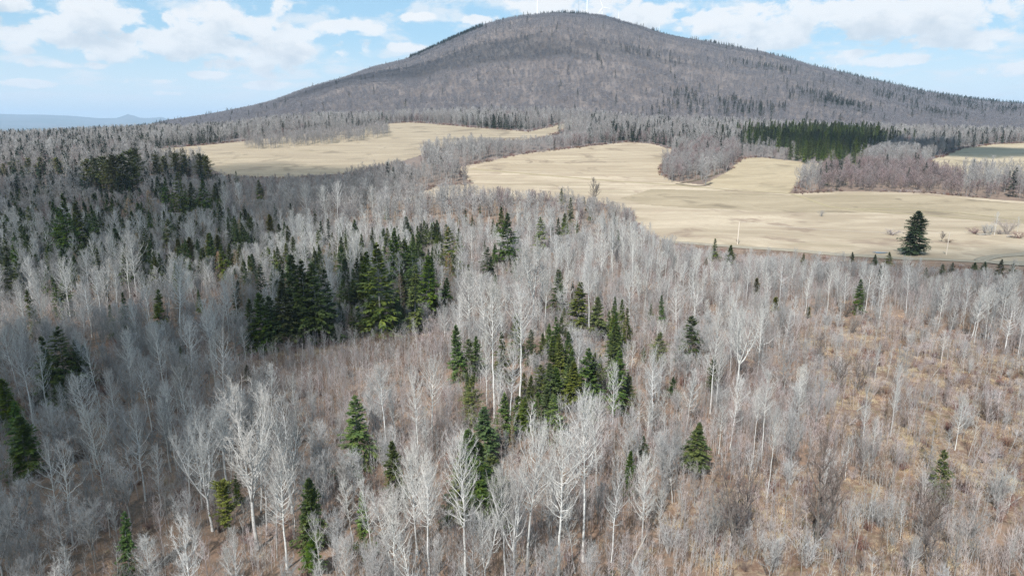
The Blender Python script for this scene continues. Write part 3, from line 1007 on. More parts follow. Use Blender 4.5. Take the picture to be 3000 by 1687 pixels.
def line_w(pts):
    p = np.array(pts, float)
    return ground_at(p[:, 0], p[:, 1])


road_pts = line_w([(1380, 575), (1520, 593), (1640, 606), (1760, 614), (1860, 622), (2000, 631), (2150, 643), (2300, 652), (2460, 659), (2600, 662), (2900, 664)])
ribbon('gravel_road', road_pts, 6.2, M['gravel'], 0.16, 'grey gravel road along the lower edge of the tan field', 'road', 8, 2.5, 0.10)
ribbon('field_track', line_w([(1185, 425), (1270, 433), (1400, 444), (1560, 457), (1700, 466), (1850, 480), (1990, 487), (2030, 500), (2090, 522), (2200, 533), (2400, 548), (2600, 565)]),
       3.4, M['track'], 0.20, 'faint wheel track curving across the tan field', 'track', 8)
ribbon('field_track', line_w([(2130, 528), (2250, 526), (2400, 535), (2600, 556)]), 3.2, M['track'], 0.24, 'faint wheel track on the far right of the field', 'track', 8)
ribbon('field_track', line_w([(2660, 672), (2480, 662), (2460, 655), (2500, 646), (2600, 636), (2700, 630)]), 5.0, M['gravel'], 0.28, 'gravel lane turning off the road at the right', 'track', 8)
ribbon('drainage_ditch', line_w([(1712, 462), (1740, 457), (1775, 448), (1800, 440), (1806, 432), (1820, 436)]), 2.6, M['ditch'], 0.26, 'dark winding ditch beside the hay field', 'ditch', 6)
ribbon('drainage_ditch', line_w([(1700, 463), (1735, 468), (1765, 470), (1782, 466), (1790, 461)]), 2.2, M['ditch'], 0.30, 'dark crooked ditch at the corner of the pale stubble', 'ditch', 6)

# ------------------------------------------------------------------ prototypes
PRO = {}


def proto(kind, H, pair, bark, leaf):
    tr, cr = pair
    PRO.setdefault(kind, []).append((tr.mesh(kind + '_trunk', M[bark], True), cr.mesh(kind + '_crown', M[leaf]),
                                     make_mesh(kind + '_whole', [(tr, M[bark]), (cr, M[leaf])]), H))


def proto1(kind, H, mb, mat):
    me = mb.mesh(kind + '_whole', M[mat])
    PRO.setdefault(kind, []).append((None, None, me, H))


def rg(k):
    return np.random.RandomState(1000 + k)


# tall white-stemmed birches and aspens, seen close
for k in range(7):    # slender, straight, narrow crown high up
    proto('birch', 18, bare_tree(rg(k), 18, 0.165, 0.36 + 0.04 * k, 0.13 + 0.012 * (k % 4), 42, 7, 9, 0.0105, 0.66, 1, lean=0.02 + 0.02 * (k % 4), oval=0.7, wob=0.006), 'white_bark', 'aspen_twig')
for k in range(4):    # forked, broad brush crown
    proto('birch_broad', 16, bare_tree(rg(20 + k), 16, 0.19, 0.30, 0.24, 54, 7, 9, 0.0108, 0.68, 2 + k % 3, fork=0.30 + 0.05 * k, lean=0.03, wob=0.008, angle=(0.5, 1.2)), 'white_bark', 'aspen_twig')
for k in range(3):    # oval dense crown
    proto('birch_oval', 14, bare_tree(rg(40 + k), 14, 0.14, 0.32, 0.21, 52, 8, 9, 0.0100, 0.6, 1, lean=0.02, oval=0.9), 'white_bark', 'aspen_twig')
for k in range(4):
    proto('aspen', 14, bare_tree(rg(60 + k), 14, 0.10, 0.40, 0.13, 28, 6, 7, 0.0115, 0.58, 1, lean=0.05, oval=0.8), 'white_bark', 'aspen_twig')
for k in range(4):
    proto('grey', 11, bare_tree(rg(80 + k), 11, 0.10, 0.28, 0.20, 32, 7, 7, 0.0115, 0.58, 1 + (k % 2) * 2, fork=0.35, lean=0.05), 'grey_bark', 'grey_twig')
for k in range(3):
    proto('dark', 9, bare_tree(rg(100 + k), 9, 0.15, 0.22, 0.26, 34, 7, 7, 0.014, 0.5, 1 + k, fork=0.3, lean=0.06, wob=0.022), 'dark_bark', 'dark_twig')
for k in range(3):
    proto('larch', 13, bare_tree(rg(120 + k), 13, 0.14, 0.14, 0.15, 60, 6, 6, 0.012, 0.42, 1, lean=0.02, angle=(0.05, 0.5), up=0.15, conic=True), 'grey_bark', 'larch_twig')
for k in range(3):
    proto('snag', 10, bare_tree(rg(140 + k), 10, 0.17, 0.45, 0.16, 9, 3, 1, 0.02, 0.7, 1 + k % 2, fork=0.55, lean=0.06, wob=0.02), 'white_bark', 'aspen_twig')
# evergreens
for k in range(10):
    r_ = rg(160 + k)
    proto('fir', 12, conifer(r_, 12, (2.7, 3.1, 2.4, 3.4, 2.8, 2.2, 3.0, 3.3, 2.5, 2.9)[k], (0.03, 0.12, 0.05, 0.02, 0.18, 0.06, 0.10, 0.02, 0.22, 0.05)[k], 0.80 + 0.06 * ((k * 3) % 7), step=0.42 + 0.05 * (k % 4), nb=8, ns=7,
                              droop=0.35 + 0.06 * (k % 6), ragged=0.24 + 0.05 * (k % 4), sw=0.125, rise=(0.15 + 0.05 * (k % 3), 1.0), drop=0.14 + 0.07 * (k % 4), lean=0.012 * ((k % 5) - 2)), 'grey_bark', 'fir')
for k in range(2):
    proto('spruce', 15, conifer(rg(180 + k), 15, 3.5, 0.0, blunt=True, step=0.42, nb=9, ns=8, droop=0.55, ragged=0.26, sw=0.17, rise=(0.25, 0.9), tr_r=0.24), 'dark_bark', 'spruce')
for k in range(3):
    proto('cedar', 9, conifer(rg(190 + k), 9, 1.75, 0.06, 0.62, step=0.30, nb=8, ns=5, droop=0.1, ragged=0.28, sw=0.15, rise=(0.4, 1.2)), 'grey_bark', 'cedar')
for k in range(3):
    proto('pine', 18, conifer(rg(200 + k), 18, 2.9, 0.24, dome=True, step=0.72, nb=7, ns=7, droop=0.15, ragged=0.5, sw=0.24, drop=0.2, rise=(0.25, 0.9), tr_r=0.22), 'dark_bark', 'pine')
for k in range(3):
    proto('plantation', 14, conifer(rg(210 + k), 14, 2.3, 0.08, 0.75, step=0.55, nb=7, ns=5, droop=0.3, ragged=0.22, sw=0.22), 'dark_bark', 'plantation')
for k in range(3):
    proto('far_fir', 12, conifer(rg(220 + k), 12, 2.3, 0.05, 0.9, step=0.95, nb=5, ns=3, droop=0.35, ragged=0.25, sw=0.36), 'dark_bark', 'far_fir')
# middle and far distance bare trees
for k in range(5):
    proto('mid_bare', 14, bare_tree(rg(240 + k), 14, 0.14, 0.30, 0.19, 20, 5, 5, 0.026, 0.9, 1 + (k % 3 == 2) * 2, fork=0.35, lean=0.04, sides=4), 'grey_bark', 'belt_grey')
for k in range(3):
    proto('mid_pale', 15, bare_tree(rg(260 + k), 15, 0.15, 0.38, 0.15, 20, 5, 5, 0.026, 0.9, 1, lean=0.04, sides=4), 'grey_bark', 'belt_pale')
for k in range(3):
    proto('mid_mauve', 11, bare_tree(rg(270 + k), 11, 0.12, 0.18, 0.22, 24, 5, 5, 0.026, 0.8, 2 + k % 2, fork=0.2, lean=0.04, sides=4), 'dark_bark', 'belt_mauve')
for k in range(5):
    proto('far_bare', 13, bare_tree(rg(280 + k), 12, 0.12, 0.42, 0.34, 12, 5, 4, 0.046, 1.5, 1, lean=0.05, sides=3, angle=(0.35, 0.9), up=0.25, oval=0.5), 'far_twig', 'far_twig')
# undergrowth
for k in range(5):
    proto1('sapling', 6, sapling(rg(300 + k), 6, 0.034, 22, 6, 0.0095), ('grey_twig', 'aspen_twig', 'grey_twig', 'mauve_twig', 'aspen_twig')[k])
for k in range(6):
    r_ = rg(310 + k)
    mb = MB()
    for q in range(9):
        sapling(r_, 2.6 + 2.6 * r_.rand(), 0.020, 13, 4, 0.010, 0.12, mb, (r_.randn() * 1.1, r_.randn() * 1.1))
    proto1('thicket', 4.5, mb, ('mauve_twig', 'grey_twig', 'mauve_twig', 'brown_twig', 'mauve_twig', 'grey_twig')[k])
for k in range(4):
    proto1('alder', 3.5, shrub(rg(320 + k), 3.6, 1.7, 18, 7, 6, 0.012), ('grey_twig', 'mauve_twig', 'grey_twig', 'dark_twig')[k])
for k in range(4):
    proto1('redbush', 1.7, shrub(rg(330 + k), 1.7, 1.2, 20, 6, 5, 0.011), ('red_twig', 'brown_twig', 'red_twig', 'mauve_twig')[k])
M['straw'] = mat_twig('straw', (0.40, 0.31, 0.21), 0.3, 0.02, 0.2)
for k in range(3):
    proto1('tuft', 0.7, grass_tuft(rg(340 + k), 46, 0.75, 0.8), 'straw')

# ------------------------------------------------------------------ placing single trees
PLACED = []        # (x, y, clear radius)


def plant(kind, name, cat, p, h, label, group=None, var=0, rz=None, wide=1.0, tilt=(0.0, 0.0)):
    tr, cr, whole, H = PRO[kind][var % len(PRO[kind])]
    s = h / H
    rz = RS.rand() * 6.283 if rz is None else rz
    if tr is None:
        o = put(name, whole, None, p, (tilt[0], tilt[1], rz), (s * wide, s * wide, s))
    else:
        o = put(name, None, None, p, (tilt[0], tilt[1], rz), (s * wide, s * wide, s))
        put('trunk', tr, o)
        put('crown', cr, o)
    tag(o, label, cat, group)
    PLACED.append((p[0], p[1], 1.2))
    return o


NAMES = {'fir': ('fir_tree', 'tree'), 'spruce': ('spruce_tree', 'tree'), 'cedar': ('cedar_tree', 'tree'), 'pine': ('pine_tree', 'tree'),
         'birch': ('birch_tree', 'tree'), 'birch_broad': ('birch_tree', 'tree'), 'birch_oval': ('birch_tree', 'tree'), 'aspen': ('aspen_tree', 'tree'),
         'grey': ('bare_tree', 'tree'), 'dark': ('bare_tree', 'tree'), 'larch': ('larch_tree', 'tree'), 'snag': ('dead_tree', 'dead tree'),
         'plantation': ('plantation_spruce', 'tree'), 'sapling': ('sapling', 'sapling'), 'alder': ('alder_shrub', 'shrub'), 'redbush': ('red_shrub', 'shrub')}

# (kind, view x, view y of foot, view y of top, widening, label)
HAND = [
    # --- lone and roadside evergreens
    ('spruce', 2297, 640, 530, 1.18, 'big lone dark spruce standing in the open tan field beside the road'),
    ('fir', 1795, 668, 600, 1.15, 'dark fir beside the road just left of the tall pale pole'),
    ('fir', 1834, 678, 616, 1.15, 'fir behind a white birch directly below the left pole'),
    ('fir', 1775, 674, 650, 1.2, 'little fir at the foot of the roadside fir by the left pole'),
    ('fir', 2142, 664, 634, 1.1, 'small grey-green fir at the roadside midway to the lone spruce'),
    ('fir', 2199, 676, 640, 1.3, 'left one of two firs at the roadside below the lone spruce'),
    ('fir', 2234, 672, 634, 1.35, 'brighter right one of two firs below the lone spruce'),
    ('fir', 2327, 706, 673, 1.1, 'thin small fir below the right pole, left of a bushier one'),
    ('fir', 2367, 702, 664, 1.5, 'bushy bright green fir below the right pole near the road'),
    ('fir', 2393, 688, 660, 1.3, 'small fir at the road edge just right of the bushy bright one'),
    ('fir', 2450, 684, 660, 1.7, 'wide low fir at the road bend on the far right'),
    ('fir', 2474, 684, 658, 1.7, 'wide low fir at the road bend, right one of the low pair'),
    ('fir', 2512, 706, 652, 1.2, 'taller fir behind the aspens at the right road bend'),
    ('fir', 2545, 690, 660, 1.4, 'last small fir at the right edge beside the gravel road'),
    ('fir', 2157, 790, 703, 1.1, 'dark fir standing among the trunks of the aspen grove'),
    ('cedar', 1949, 787, 748, 1.3, 'small yellow-green cedar left of the aspen grove'),
    ('cedar', 2032, 800, 772, 1.3, 'tiny yellow-green cedar close to the aspen grove'),
    ('fir', 2007, 862, 832, 0.7, 'thin little fir at the left edge of the open meadow'),
    ('cedar', 1900, 752, 700, 0.9, 'grey-green cedar among birches below the road'),
    ('fir', 1734, 922, 795, 1.0, 'neat pointed dark fir alone among grey saplings, centre right'),
    ('fir', 1791, 988, 893, 0.8, 'narrow dark fir behind two white birch trunks, centre right'),
    ('fir', 1747, 1192, 1062, 1.25, 'dark round-shouldered fir with a leaning grey log in front'),
    ('cedar', 2082, 1086, 1068, 1.3, 'tiny bright yellow-green bush in the open meadow'),
    # --- middle right firs
    ('fir', 1454, 850, 708, 1.25, 'broad yellowish fir beside the long bare white birch trunk'),
    ('fir', 1500, 858, 746, 1.1, 'grey-green fir just right of the long white birch trunk'),
    ('fir', 1544, 826, 746, 0.9, 'slim fir with sharp tip right of the long white birch trunk'),
    ('fir', 1530, 850, 782, 1.1, 'stout little fir before the slim sharp-tipped one'),
    ('fir', 1545, 900, 808, 1.1, 'bright fir above the narrow pair on the centre slope'),
    ('fir', 1576, 876, 800, 1.0, 'dull fir at the right of the centre slope group'),
    ('fir', 1662, 830, 743, 0.75, 'thin sparse fir among saplings right of centre'),
    ('fir', 1657, 912, 836, 1.15, 'yellowish fir alone in the saplings right of centre'),
    ('fir', 1619, 912, 873, 0.9, 'very small fir left of the yellowish one right of centre'),
    ('fir', 1692, 1000, 948, 1.2, 'tiny neat fir standing alone in pinkish saplings'),
    ('fir', 1615, 1172, 1095, 0.95, 'small fir next to a pale beech bush with straw leaves'),
    ('fir', 1541, 985, 826, 0.9, 'tall back fir of the narrow pair on the centre slope'),
    ('fir', 1550, 1045, 880, 1.0, 'front fir of the narrow pair with thin white stems below'),
    ('fir', 1474, 1030, 876, 1.1, 'right end fir of the dark cluster on the centre slope'),
    ('fir', 1439, 1036, 908, 1.05, 'second fir from the right end of the dark centre cluster'),
    ('fir', 1409, 975, 849, 0.85, 'tall rear fir in the middle of the dark centre cluster'),
    ('fir', 1430, 965, 862, 0.9, 'rear fir right of the middle in the dark centre cluster'),
    ('fir', 1384, 1032, 912, 1.0, 'second fir from the left end of the dark centre cluster'),
    ('fir', 1360, 1026, 918, 1.0, 'left end fir of the dark centre cluster'),
    ('fir', 1398, 893, 823, 0.95, 'neat small fir behind the dark centre cluster'),
    ('fir', 1392, 1112, 993, 1.0, 'bright pointed fir standing in front of the dark centre cluster'),
    ('fir', 1335, 914, 829, 1.05, 'upper left fir beside the white birch group at centre'),
    ('fir', 1365, 904, 838, 0.9, 'narrow upper fir between birch group and centre cluster'),
    ('fir', 1320, 1096, 998, 1.2, 'very dark stubby fir in the shade left of centre cluster'),
    ('fir', 1151, 960, 819, 0.75, 'narrow grey-green fir left of the white birch group'),
    ('fir', 1181, 955, 853, 0.95, 'dark fir just inside the white birch group'),
    ('fir', 1176, 1018, 933, 0.7, 'thin fir low in the white birch group'),
    ('fir', 1262, 960, 835, 1.1, 'fir half hidden behind the tall white birch trunks'),
    ('fir', 1298, 905, 790, 1.0, 'fir in the back of the white birch group'),
    ('fir', 1221, 1170, 1020, 1.25, 'large shaggy fir in the lower centre behind orange larch stems'),
    ('fir', 1236, 1275, 1142, 1.1, 'yellowish shaggy fir just below the large lower-centre one'),
    ('fir', 1200, 1235, 1090, 1.1, 'dark fir squeezed left of the shaggy lower-centre fir'),
    ('fir', 1160, 1318, 1130, 1.0, 'dark fir behind a bare grey birch near the bottom centre'),
    ('fir', 1178, 1262, 1078, 1.0, 'tall dark fir rising left behind the shaggy lower-centre fir'),
    ('fir', 1208, 1312, 1150, 1.1, 'dark fir in the gap under the shaggy lower-centre fir'),
    ('fir', 1248, 1340, 1200, 1.1, 'olive-green fir lowest of the shaggy lower-centre firs'),
    ('fir', 1268, 1120, 990, 0.9, 'dark fir behind the orange larch stems at centre'),
    ('fir', 903, 1185, 996, 1.05, 'shapely dark fir alone in the saplings left of lower centre'),
    ('fir', 993, 1262, 1108, 0.8, 'olive fir right of the shapely dark one, lower left of centre'),
    ('fir', 918, 1395, 1236, 0.8, 'dark shaded fir near the bottom left of centre'),
    ('fir', 789, 1380, 1201, 0.85, 'bright green narrow fir near the bottom left'),
    ('fir', 790, 1449, 1352, 1.2, 'olive fir at the bottom edge below the bright narrow fir'),
    ('pine', 575, 1362, 1208, 0.8, 'dark loose pine half hidden by big birches bottom left'),
    ('fir', 600, 1268, 1190, 0.8, 'dim small fir among grey trees at lower left'),
    ('fir', 1540, 1449, 1425, 1.0, 'tip of a small fir at the bottom edge right of centre'),
    # --- left side
    ('fir', 74, 1198, 1045, 1.25, 'wide dark fir near the left edge, front of its group'),
    ('fir', 52, 1130, 1010, 1.0, 'fir behind the wide dark one at the left edge'),
    ('fir', 30, 1076, 953, 1.0, 'upper fir of the group at the left edge'),
    ('fir', 6, 1060, 950, 1.0, 'fir cut by the left edge, upper of its group'),
    ('fir', 169, 985, 822, 1.1, 'taller right fir of the bright pair in the left woods'),
    ('fir', 131, 1015, 846, 1.1, 'left fir of the bright pair in the left woods'),
    ('fir', 407, 838, 728, 1.0, 'dark fir close left of the big white birch in the left woods'),
    ('fir', 625, 968, 918, 0.9, 'small fir alone below the row of tall firs on the left'),
    ('fir', 506, 800, 728, 0.6, 'thin dark fir right of the big white birch in the left woods'),
    ('fir', 277, 548, 486, 0.9, 'pointed fir above the brown bare trees at far left'),
    ('fir', 333, 524, 470, 1.1, 'fir just below the dark pine stand at left'),
    ('fir', 380, 590, 533, 0.8, 'narrow fir among reddish bare trees at left'),
    ('fir', 167, 662, 523, 0.8, 'left one of three tall dark firs at far left'),
    ('fir', 182, 672, 487, 0.85, 'tallest of three dark firs at far left'),
    ('fir', 210, 640, 510, 0.9, 'right one of three tall dark firs at far left'),
    ('fir', 240, 612, 516, 0.85, 'narrow fir right of the three tall dark ones at far left'),
    ('fir', 110, 505, 456, 0.6, 'thin fir in the pale aspens at the far left'),
    ('fir', 55, 520, 474, 0.6, 'thin fir at the left edge in pale aspens'),
    ('fir', 25, 690, 620, 1.0, 'dull fir at the left edge among brown trees'),
    ('fir', 405, 520, 443, 1.0, 'left end fir of the dark group under the pines'),
    ('fir', 423, 535, 445, 0.9, 'second fir of the dark group under the pines'),
    ('fir', 460, 566, 436, 0.95, 'tallest fir in the middle of the dark group under the pines'),
    ('fir', 488, 545, 458, 1.0, 'fir right of the tallest in the dark group under the pines'),
    ('fir', 517, 550, 450, 1.0, 'second fir from the right end of the dark group under the pines'),
    ('fir', 547, 528, 460, 1.2, 'right end fir of the dark group under the pines'),
    ('fir', 567, 495, 455, 0.9, 'small fir on the skyline side of the dark group'),
    ('fir', 657, 520, 453, 1.2, 'round dark fir alone in pale aspens left of centre'),
    ('fir', 597, 475, 430, 1.1, 'small yellowish fir at the edge of the long pasture'),
    ('cedar', 483, 668, 598, 1.0, 'brightest olive cedar of the cedar row in the left woods'),
    ('cedar', 452, 650, 602, 1.1, 'rounded olive cedar at the left of the cedar row'),
    ('cedar', 415, 640, 615, 1.2, 'small olive cedar furthest left in the cedar row'),
    ('cedar', 533, 668, 588, 1.0, 'tall olive cedar in the middle of the cedar row'),
    ('cedar', 553, 660, 592, 0.9, 'olive cedar right of the tall one in the cedar row'),
    ('cedar', 683, 606, 540, 0.9, 'slim yellow cedar alone above the fir row at left'),
    ('cedar', 380, 676, 633, 1.1, 'dull olive cedar low in the left woods'),
    ('cedar', 560, 698, 640, 0.9, 'green-olive cedar under the cedar row'),
    ('fir', 582, 690, 614, 0.8, 'narrow fir at the right end of the cedar row'),
    ('fir', 627, 626, 570, 0.8, 'pointed fir beyond the right end of the cedar row'),
    ('fir', 606, 625, 583, 0.7, 'small fir left of the pointed one beyond the cedar row'),
    ('fir', 645, 626, 575, 0.9, 'small dark fir right of the pointed one beyond the cedar row'),
    # --- the row of tall firs left of centre
    ('fir', 640, 890, 752, 0.9, 'left end fir of the tall fir row, half bare below'),
    ('fir', 667, 885, 738, 1.0, 'second fir from the left in the tall fir row'),
    ('fir', 690, 884, 745, 0.9, 'third fir from the left in the tall fir row'),
    ('fir', 717, 878, 703, 1.0, 'narrow tall fir in the left part of the fir row'),
    ('fir', 750, 868, 640, 0.95, 'tallest left-hand fir of the fir row'),
    ('fir', 775, 868, 655, 0.9, 'fir between the two tallest of the fir row'),
    ('fir', 800, 866, 660, 1.05, 'broad tall fir in the middle of the fir row'),
    ('fir', 827, 858, 676, 1.0, 'right-hand fir of the fir row before the gap'),
    ('fir', 880, 790, 690, 0.9, 'fir behind bare trees at the gap of the fir row'),
    ('fir', 695, 700, 628, 0.6, 'thin fir standing behind the fir row'),
    ('fir', 731, 720, 640, 0.7, 'narrow fir behind the left of the fir row'),
    ('fir', 927, 780, 634, 0.85, 'left fir of the big stand just left of centre'),
    ('fir', 906, 780, 650, 0.85, 'shaded fir at the left edge of the big stand'),
    ('fir', 959, 850, 614, 1.0, 'largest fir, tall and broad, front of the big stand'),
    ('fir', 930, 850, 750, 0.9, 'low skirted fir at the foot of the largest fir'),
    ('fir', 997, 740, 580, 0.85, 'tall pointed fir at the back of the big stand'),
    ('fir', 985, 830, 690, 0.9, 'fir in the dark heart of the big stand'),
    ('fir', 1022, 730, 602, 0.9, 'back fir right of the tall pointed one in the big stand'),
    ('fir', 1041, 770, 612, 0.85, 'middle fir of the big stand behind the front right one'),
    ('fir', 1046, 840, 668, 0.85, 'front right fir of the big stand with a slim spire'),
    ('fir', 1082, 802, 643, 1.0, 'right end fir of the big stand, pointed and lit'),
    ('fir', 1110, 792, 726, 1.7, 'round bushy fir at the right foot of the big stand'),
    ('fir', 1054, 680, 568, 0.6, 'thin spire behind the big stand'),
    ('fir', 1041, 670, 588, 0.8, 'small back fir behind the big stand'),
    ('fir', 1087, 636, 562, 0.95, 'dark fir alone behind the big stand'),
    ('fir', 1132, 705, 573, 1.0, 'tall dark fir right of the big stand'),
    ('fir', 1143, 720, 640, 0.9, 'fir below the tall dark one right of the big stand'),
    ('fir', 1156, 650, 575, 0.8, 'narrow fir close right of the tall dark one'),
    ('fir', 1262, 610, 520, 0.85, 'back fir of the pair left of the big white crown'),
    ('fir', 1277, 680, 536, 1.0, 'front fir of the pair left of the big white crown'),
    ('fir', 1227, 708, 622, 1.05, 'bushy fir below the pair left of the big white crown'),
    ('fir', 1245, 676, 614, 0.95, 'fir between the bushy one and the pair left of the white crown'),
    ('fir', 1219, 645, 604, 0.6, 'thin small fir left of the big white crown'),
    ('fir', 1295, 708, 632, 0.6, 'thin fir right behind the big white crown'),
    ('fir', 1359, 648, 546, 0.9, 'grey-green fir behind bare aspens above the white crown'),
    ('fir', 1402, 800, 678, 0.9, 'shaded fir with dead lower boughs right of the white crown'),
    ('fir', 1434, 578, 497, 0.9, 'tallest dark fir against the field above centre'),
    ('fir', 1419, 606, 536, 1.0, 'fir at the lower left of the tallest one against the field'),
    ('fir', 1404, 606, 548, 0.8, 'left fir of the group against the field above centre'),
    ('fir', 1451, 600, 553, 0.7, 'small fir at the right of the group against the field'),
    ('fir', 1412, 524, 474, 0.8, 'pale yellowish fir top left of the group against the field'),
    ('fir', 1208, 548, 512, 0.5, 'thin spire among bare aspens below the field'),
    ('fir', 1188, 580, 540, 0.6, 'thin dark fir left of the spire below the field'),
    # --- white birches and aspens, near
    ('birch', 1467, 1412, 1023, 1.0, 'tall straight white birch with the clearest trunk, bottom right of centre'),
    ('birch', 1402, 1470, 1097, 1.1, 'white birch with black-banded leaning trunk at bottom centre'),
    ('birch', 1326, 1462, 1090, 1.1, 'tall white birch left of the black-banded one at bottom centre'),
    ('birch_broad', 1296, 1480, 1196, 0.9, 'forked white birch in the row at bottom centre'),
    ('birch', 1272, 1470, 1190, 1.0, 'slim grey-white birch left of the forked one, bottom centre'),
    ('birch_broad', 1218, 1500, 1296, 1.0, 'low crooked white birch cut by the bottom edge at centre'),
    ('birch', 1170, 1470, 1118, 1.1, 'grey birch standing before a dark fir at bottom centre'),
    ('birch_oval', 1050, 1395, 1157, 1.15, 'full-crowned white birch in the clump left of bottom centre'),
    ('birch_broad', 1082, 1460, 1170, 0.9, 'double-stemmed white birch right in the clump left of bottom centre'),
    ('birch_oval', 995, 1485, 1268, 1.25, 'broad bright birch at the bottom edge left of centre'),
    ('birch_oval', 1615, 1375, 1168, 1.0, 'oval-crowned small birch alone in brown saplings right of bottom centre'),
    ('birch', 972, 1150, 936, 1.1, 'leaning birch beside the shapely dark fir'),
    ('birch', 1052, 1160, 952, 1.0, 'thin dark-footed birch in the saplings left of centre'),
    ('birch', 1088, 1125, 926, 1.1, 'right birch of the leaning pair in the saplings left of centre'),
    ('birch', 1243, 1050, 735, 1.0, 'tallest birch of the white group at centre'),
    ('birch', 1283, 1085, 875, 1.1, 'front birch of the white group with a leaning trunk'),
    ('birch', 1307, 1022, 755, 1.2, 'right birch of the white group at centre'),
    ('birch', 1225, 1020, 850, 0.9, 'slim front birch left in the white group at centre'),
    ('birch_oval', 1180, 858, 694, 1.2, 'birch with spreading crown at the upper left of the white group'),
    ('birch_broad', 1222, 860, 700, 1.1, 'many-stemmed birch at the top of the white group'),
    ('birch_broad', 1340, 812, 616, 1.35, 'biggest bright white crown, a many-stemmed birch at centre'),
    ('birch', 1312, 838, 680, 1.1, 'birch tucked under the left of the biggest white crown'),
    ('birch', 1370, 845, 700, 1.1, 'birch with crooked boughs at the right of the biggest white crown'),
    ('birch', 1482, 858, 650, 1.0, 'white birch with a long bare trunk right of centre'),
    ('birch_oval', 1119, 872, 780, 1.1, 'small white birch at the clearing edge left of centre'),
    ('birch', 1164, 720, 592, 1.1, 'pale birch rising between firs above the white group'),
    ('birch', 1332, 622, 538, 1.0, 'pale birch at the wood edge above the big white crown'),
    ('birch', 1384, 628, 532, 1.1, 'birch with fan crown at the wood edge above centre'),
    ('birch_broad', 1539, 684, 530, 0.9, 'tall leaning birch clump at the field edge right of centre'),
    ('birch', 1590, 704, 590, 0.9, 'white birch below the field edge right of centre'),
    ('birch', 1672, 716, 610, 1.0, 'thin white birch at the roadside right of centre'),
    ('birch', 1640, 1085, 893, 1.0, 'small pale birch in the pinkish saplings right of centre'),
    ('birch', 1786, 1040, 800, 0.9, 'thin straight birch in front of a narrow fir, centre right'),
    ('birch', 1800, 1040, 870, 0.8, 'leaning birch crossing the narrow fir, centre right'),
    ('birch_broad', 1851, 985, 778, 1.1, 'brightest forked birch clump on the centre right'),
    ('birch', 1836, 950, 790, 1.0, 'birch in the back of the forked clump on the centre right'),
    ('birch_oval', 1905, 945, 770, 0.9, 'feathery pale birch right of the forked clump'),
    ('birch', 1915, 1160, 945, 0.9, 'grey birch right of the fir with the leaning log'),
    ('birch', 1895, 1150, 985, 0.8, 'thin birch in the grey stand left of the meadow'),
    ('birch', 1930, 1250, 1040, 0.8, 'thin leaning birch below the grey stand left of the meadow'),
    ('birch', 1876, 762, 634, 1.0, 'clear white birch below the road on the right'),
    ('birch', 1989, 742, 634, 1.0, 'forked white birch below the road near the red brush'),
    ('birch', 1925, 726, 628, 0.9, 'pale birch between two white ones below the road'),
    ('birch_oval', 2527, 890, 760, 1.1, 'big feathery pale birch near the right edge'),
    ('birch', 2560, 900, 800, 0.9, 'thin birch right of the big feathery one at the right edge'),
    ('birch_oval', 2402, 1132, 1006, 0.9, 'small thick-trunked bare tree on brown ground at right'),
    ('birch_oval', 2287, 1470, 1362, 1.2, 'low spreading pale tree at the bottom edge on the right'),
    ('birch', 2240, 1100, 930, 0.7, 'thin grey birch in the middle of the meadow'),
    ('birch', 2165, 1150, 980, 0.7, 'thin grey birch at the lower left of the meadow'),
    ('birch', 2200, 960, 870, 0.8, 'small grey birch at the meadow edge by dark shrubs'),
    ('birch', 2535, 1290, 1190, 0.7, 'pale birch at the right edge by the fallen trunk'),
    # left woods
    ('birch', 458, 868, 676, 1.3, 'big white birch in the left woods with a long pale trunk'),
    ('birch', 112, 858, 700, 1.2, 'white birch, right of two leaning ones in the far left woods'),
    ('birch', 72, 850, 714, 1.1, 'white birch, left of two leaning ones in the far left woods'),
    ('birch', 178, 806, 663, 1.1, 'crooked white birch right of the leaning two, left woods'),
    ('birch', 300, 815, 676, 1.0, 'birch with pale trunk in the middle of the left woods'),
    ('birch', 258, 820, 690, 1.0, 'thin birch in the middle of the left woods'),
    ('birch_oval', 345, 745, 602, 1.2, 'silvery oval-crowned birch in the left woods'),
    ('snag', 130, 668, 586, 1.2, 'bare pale snag with antler boughs at far left'),
    ('birch', 88, 1085, 872, 1.2, 'broad-topped white birch beside the bright fir pair, left'),
    ('birch_oval', 213, 968, 843, 1.1, 'silvery birch right of the bright fir pair'),
    ('birch_oval', 390, 945, 828, 1.0, 'feathery birch below the dark fir in the left woods'),
    ('birch', 170, 1085, 975, 1.0, 'small white birch below the bright fir pair'),
    ('birch_oval', 293, 1075, 945, 1.0, 'silvery birch in the grey thicket at left'),
    ('birch_broad', 648, 1380, 1005, 1.15, 'largest birch, wide crown over several stems, bottom left'),
    ('birch_broad', 575, 1240, 1030, 1.2, 'bright-topped birch left behind the largest one'),
    ('birch_broad', 535, 1335, 1085, 1.1, 'leaning dark-trunked birch left of the largest one'),
    ('birch', 722, 1430, 1150, 1.2, 'white twin-trunk birch right below the largest one'),
    ('birch_broad', 735, 1290, 1030, 1.1, 'forked grey birch right of the largest one'),
    ('birch_oval', 384, 1490, 1362, 1.4, 'low bright spreading birch at the bottom edge left'),
    ('grey', 240, 1440, 1275, 1.2, 'dark-stemmed bare tree near the bottom left corner'),
    ('grey', 178, 1450, 1270, 1.1, 'grey bare tree at the bottom left, left of another like it'),
    ('grey', 60, 1420, 1215, 1.2, 'tall grey bare tree in the bottom left corner'),
    ('grey', 145, 1170, 1030, 1.1, 'dark bare tree right of the wide fir at left'),
    ('grey', 330, 1330, 1150, 1.1, 'bare grey tree in the left foreground thicket'),
    ('birch_oval', 580, 1478, 1380, 1.3, 'small pale birch crown at the bottom edge below the dark pine'),
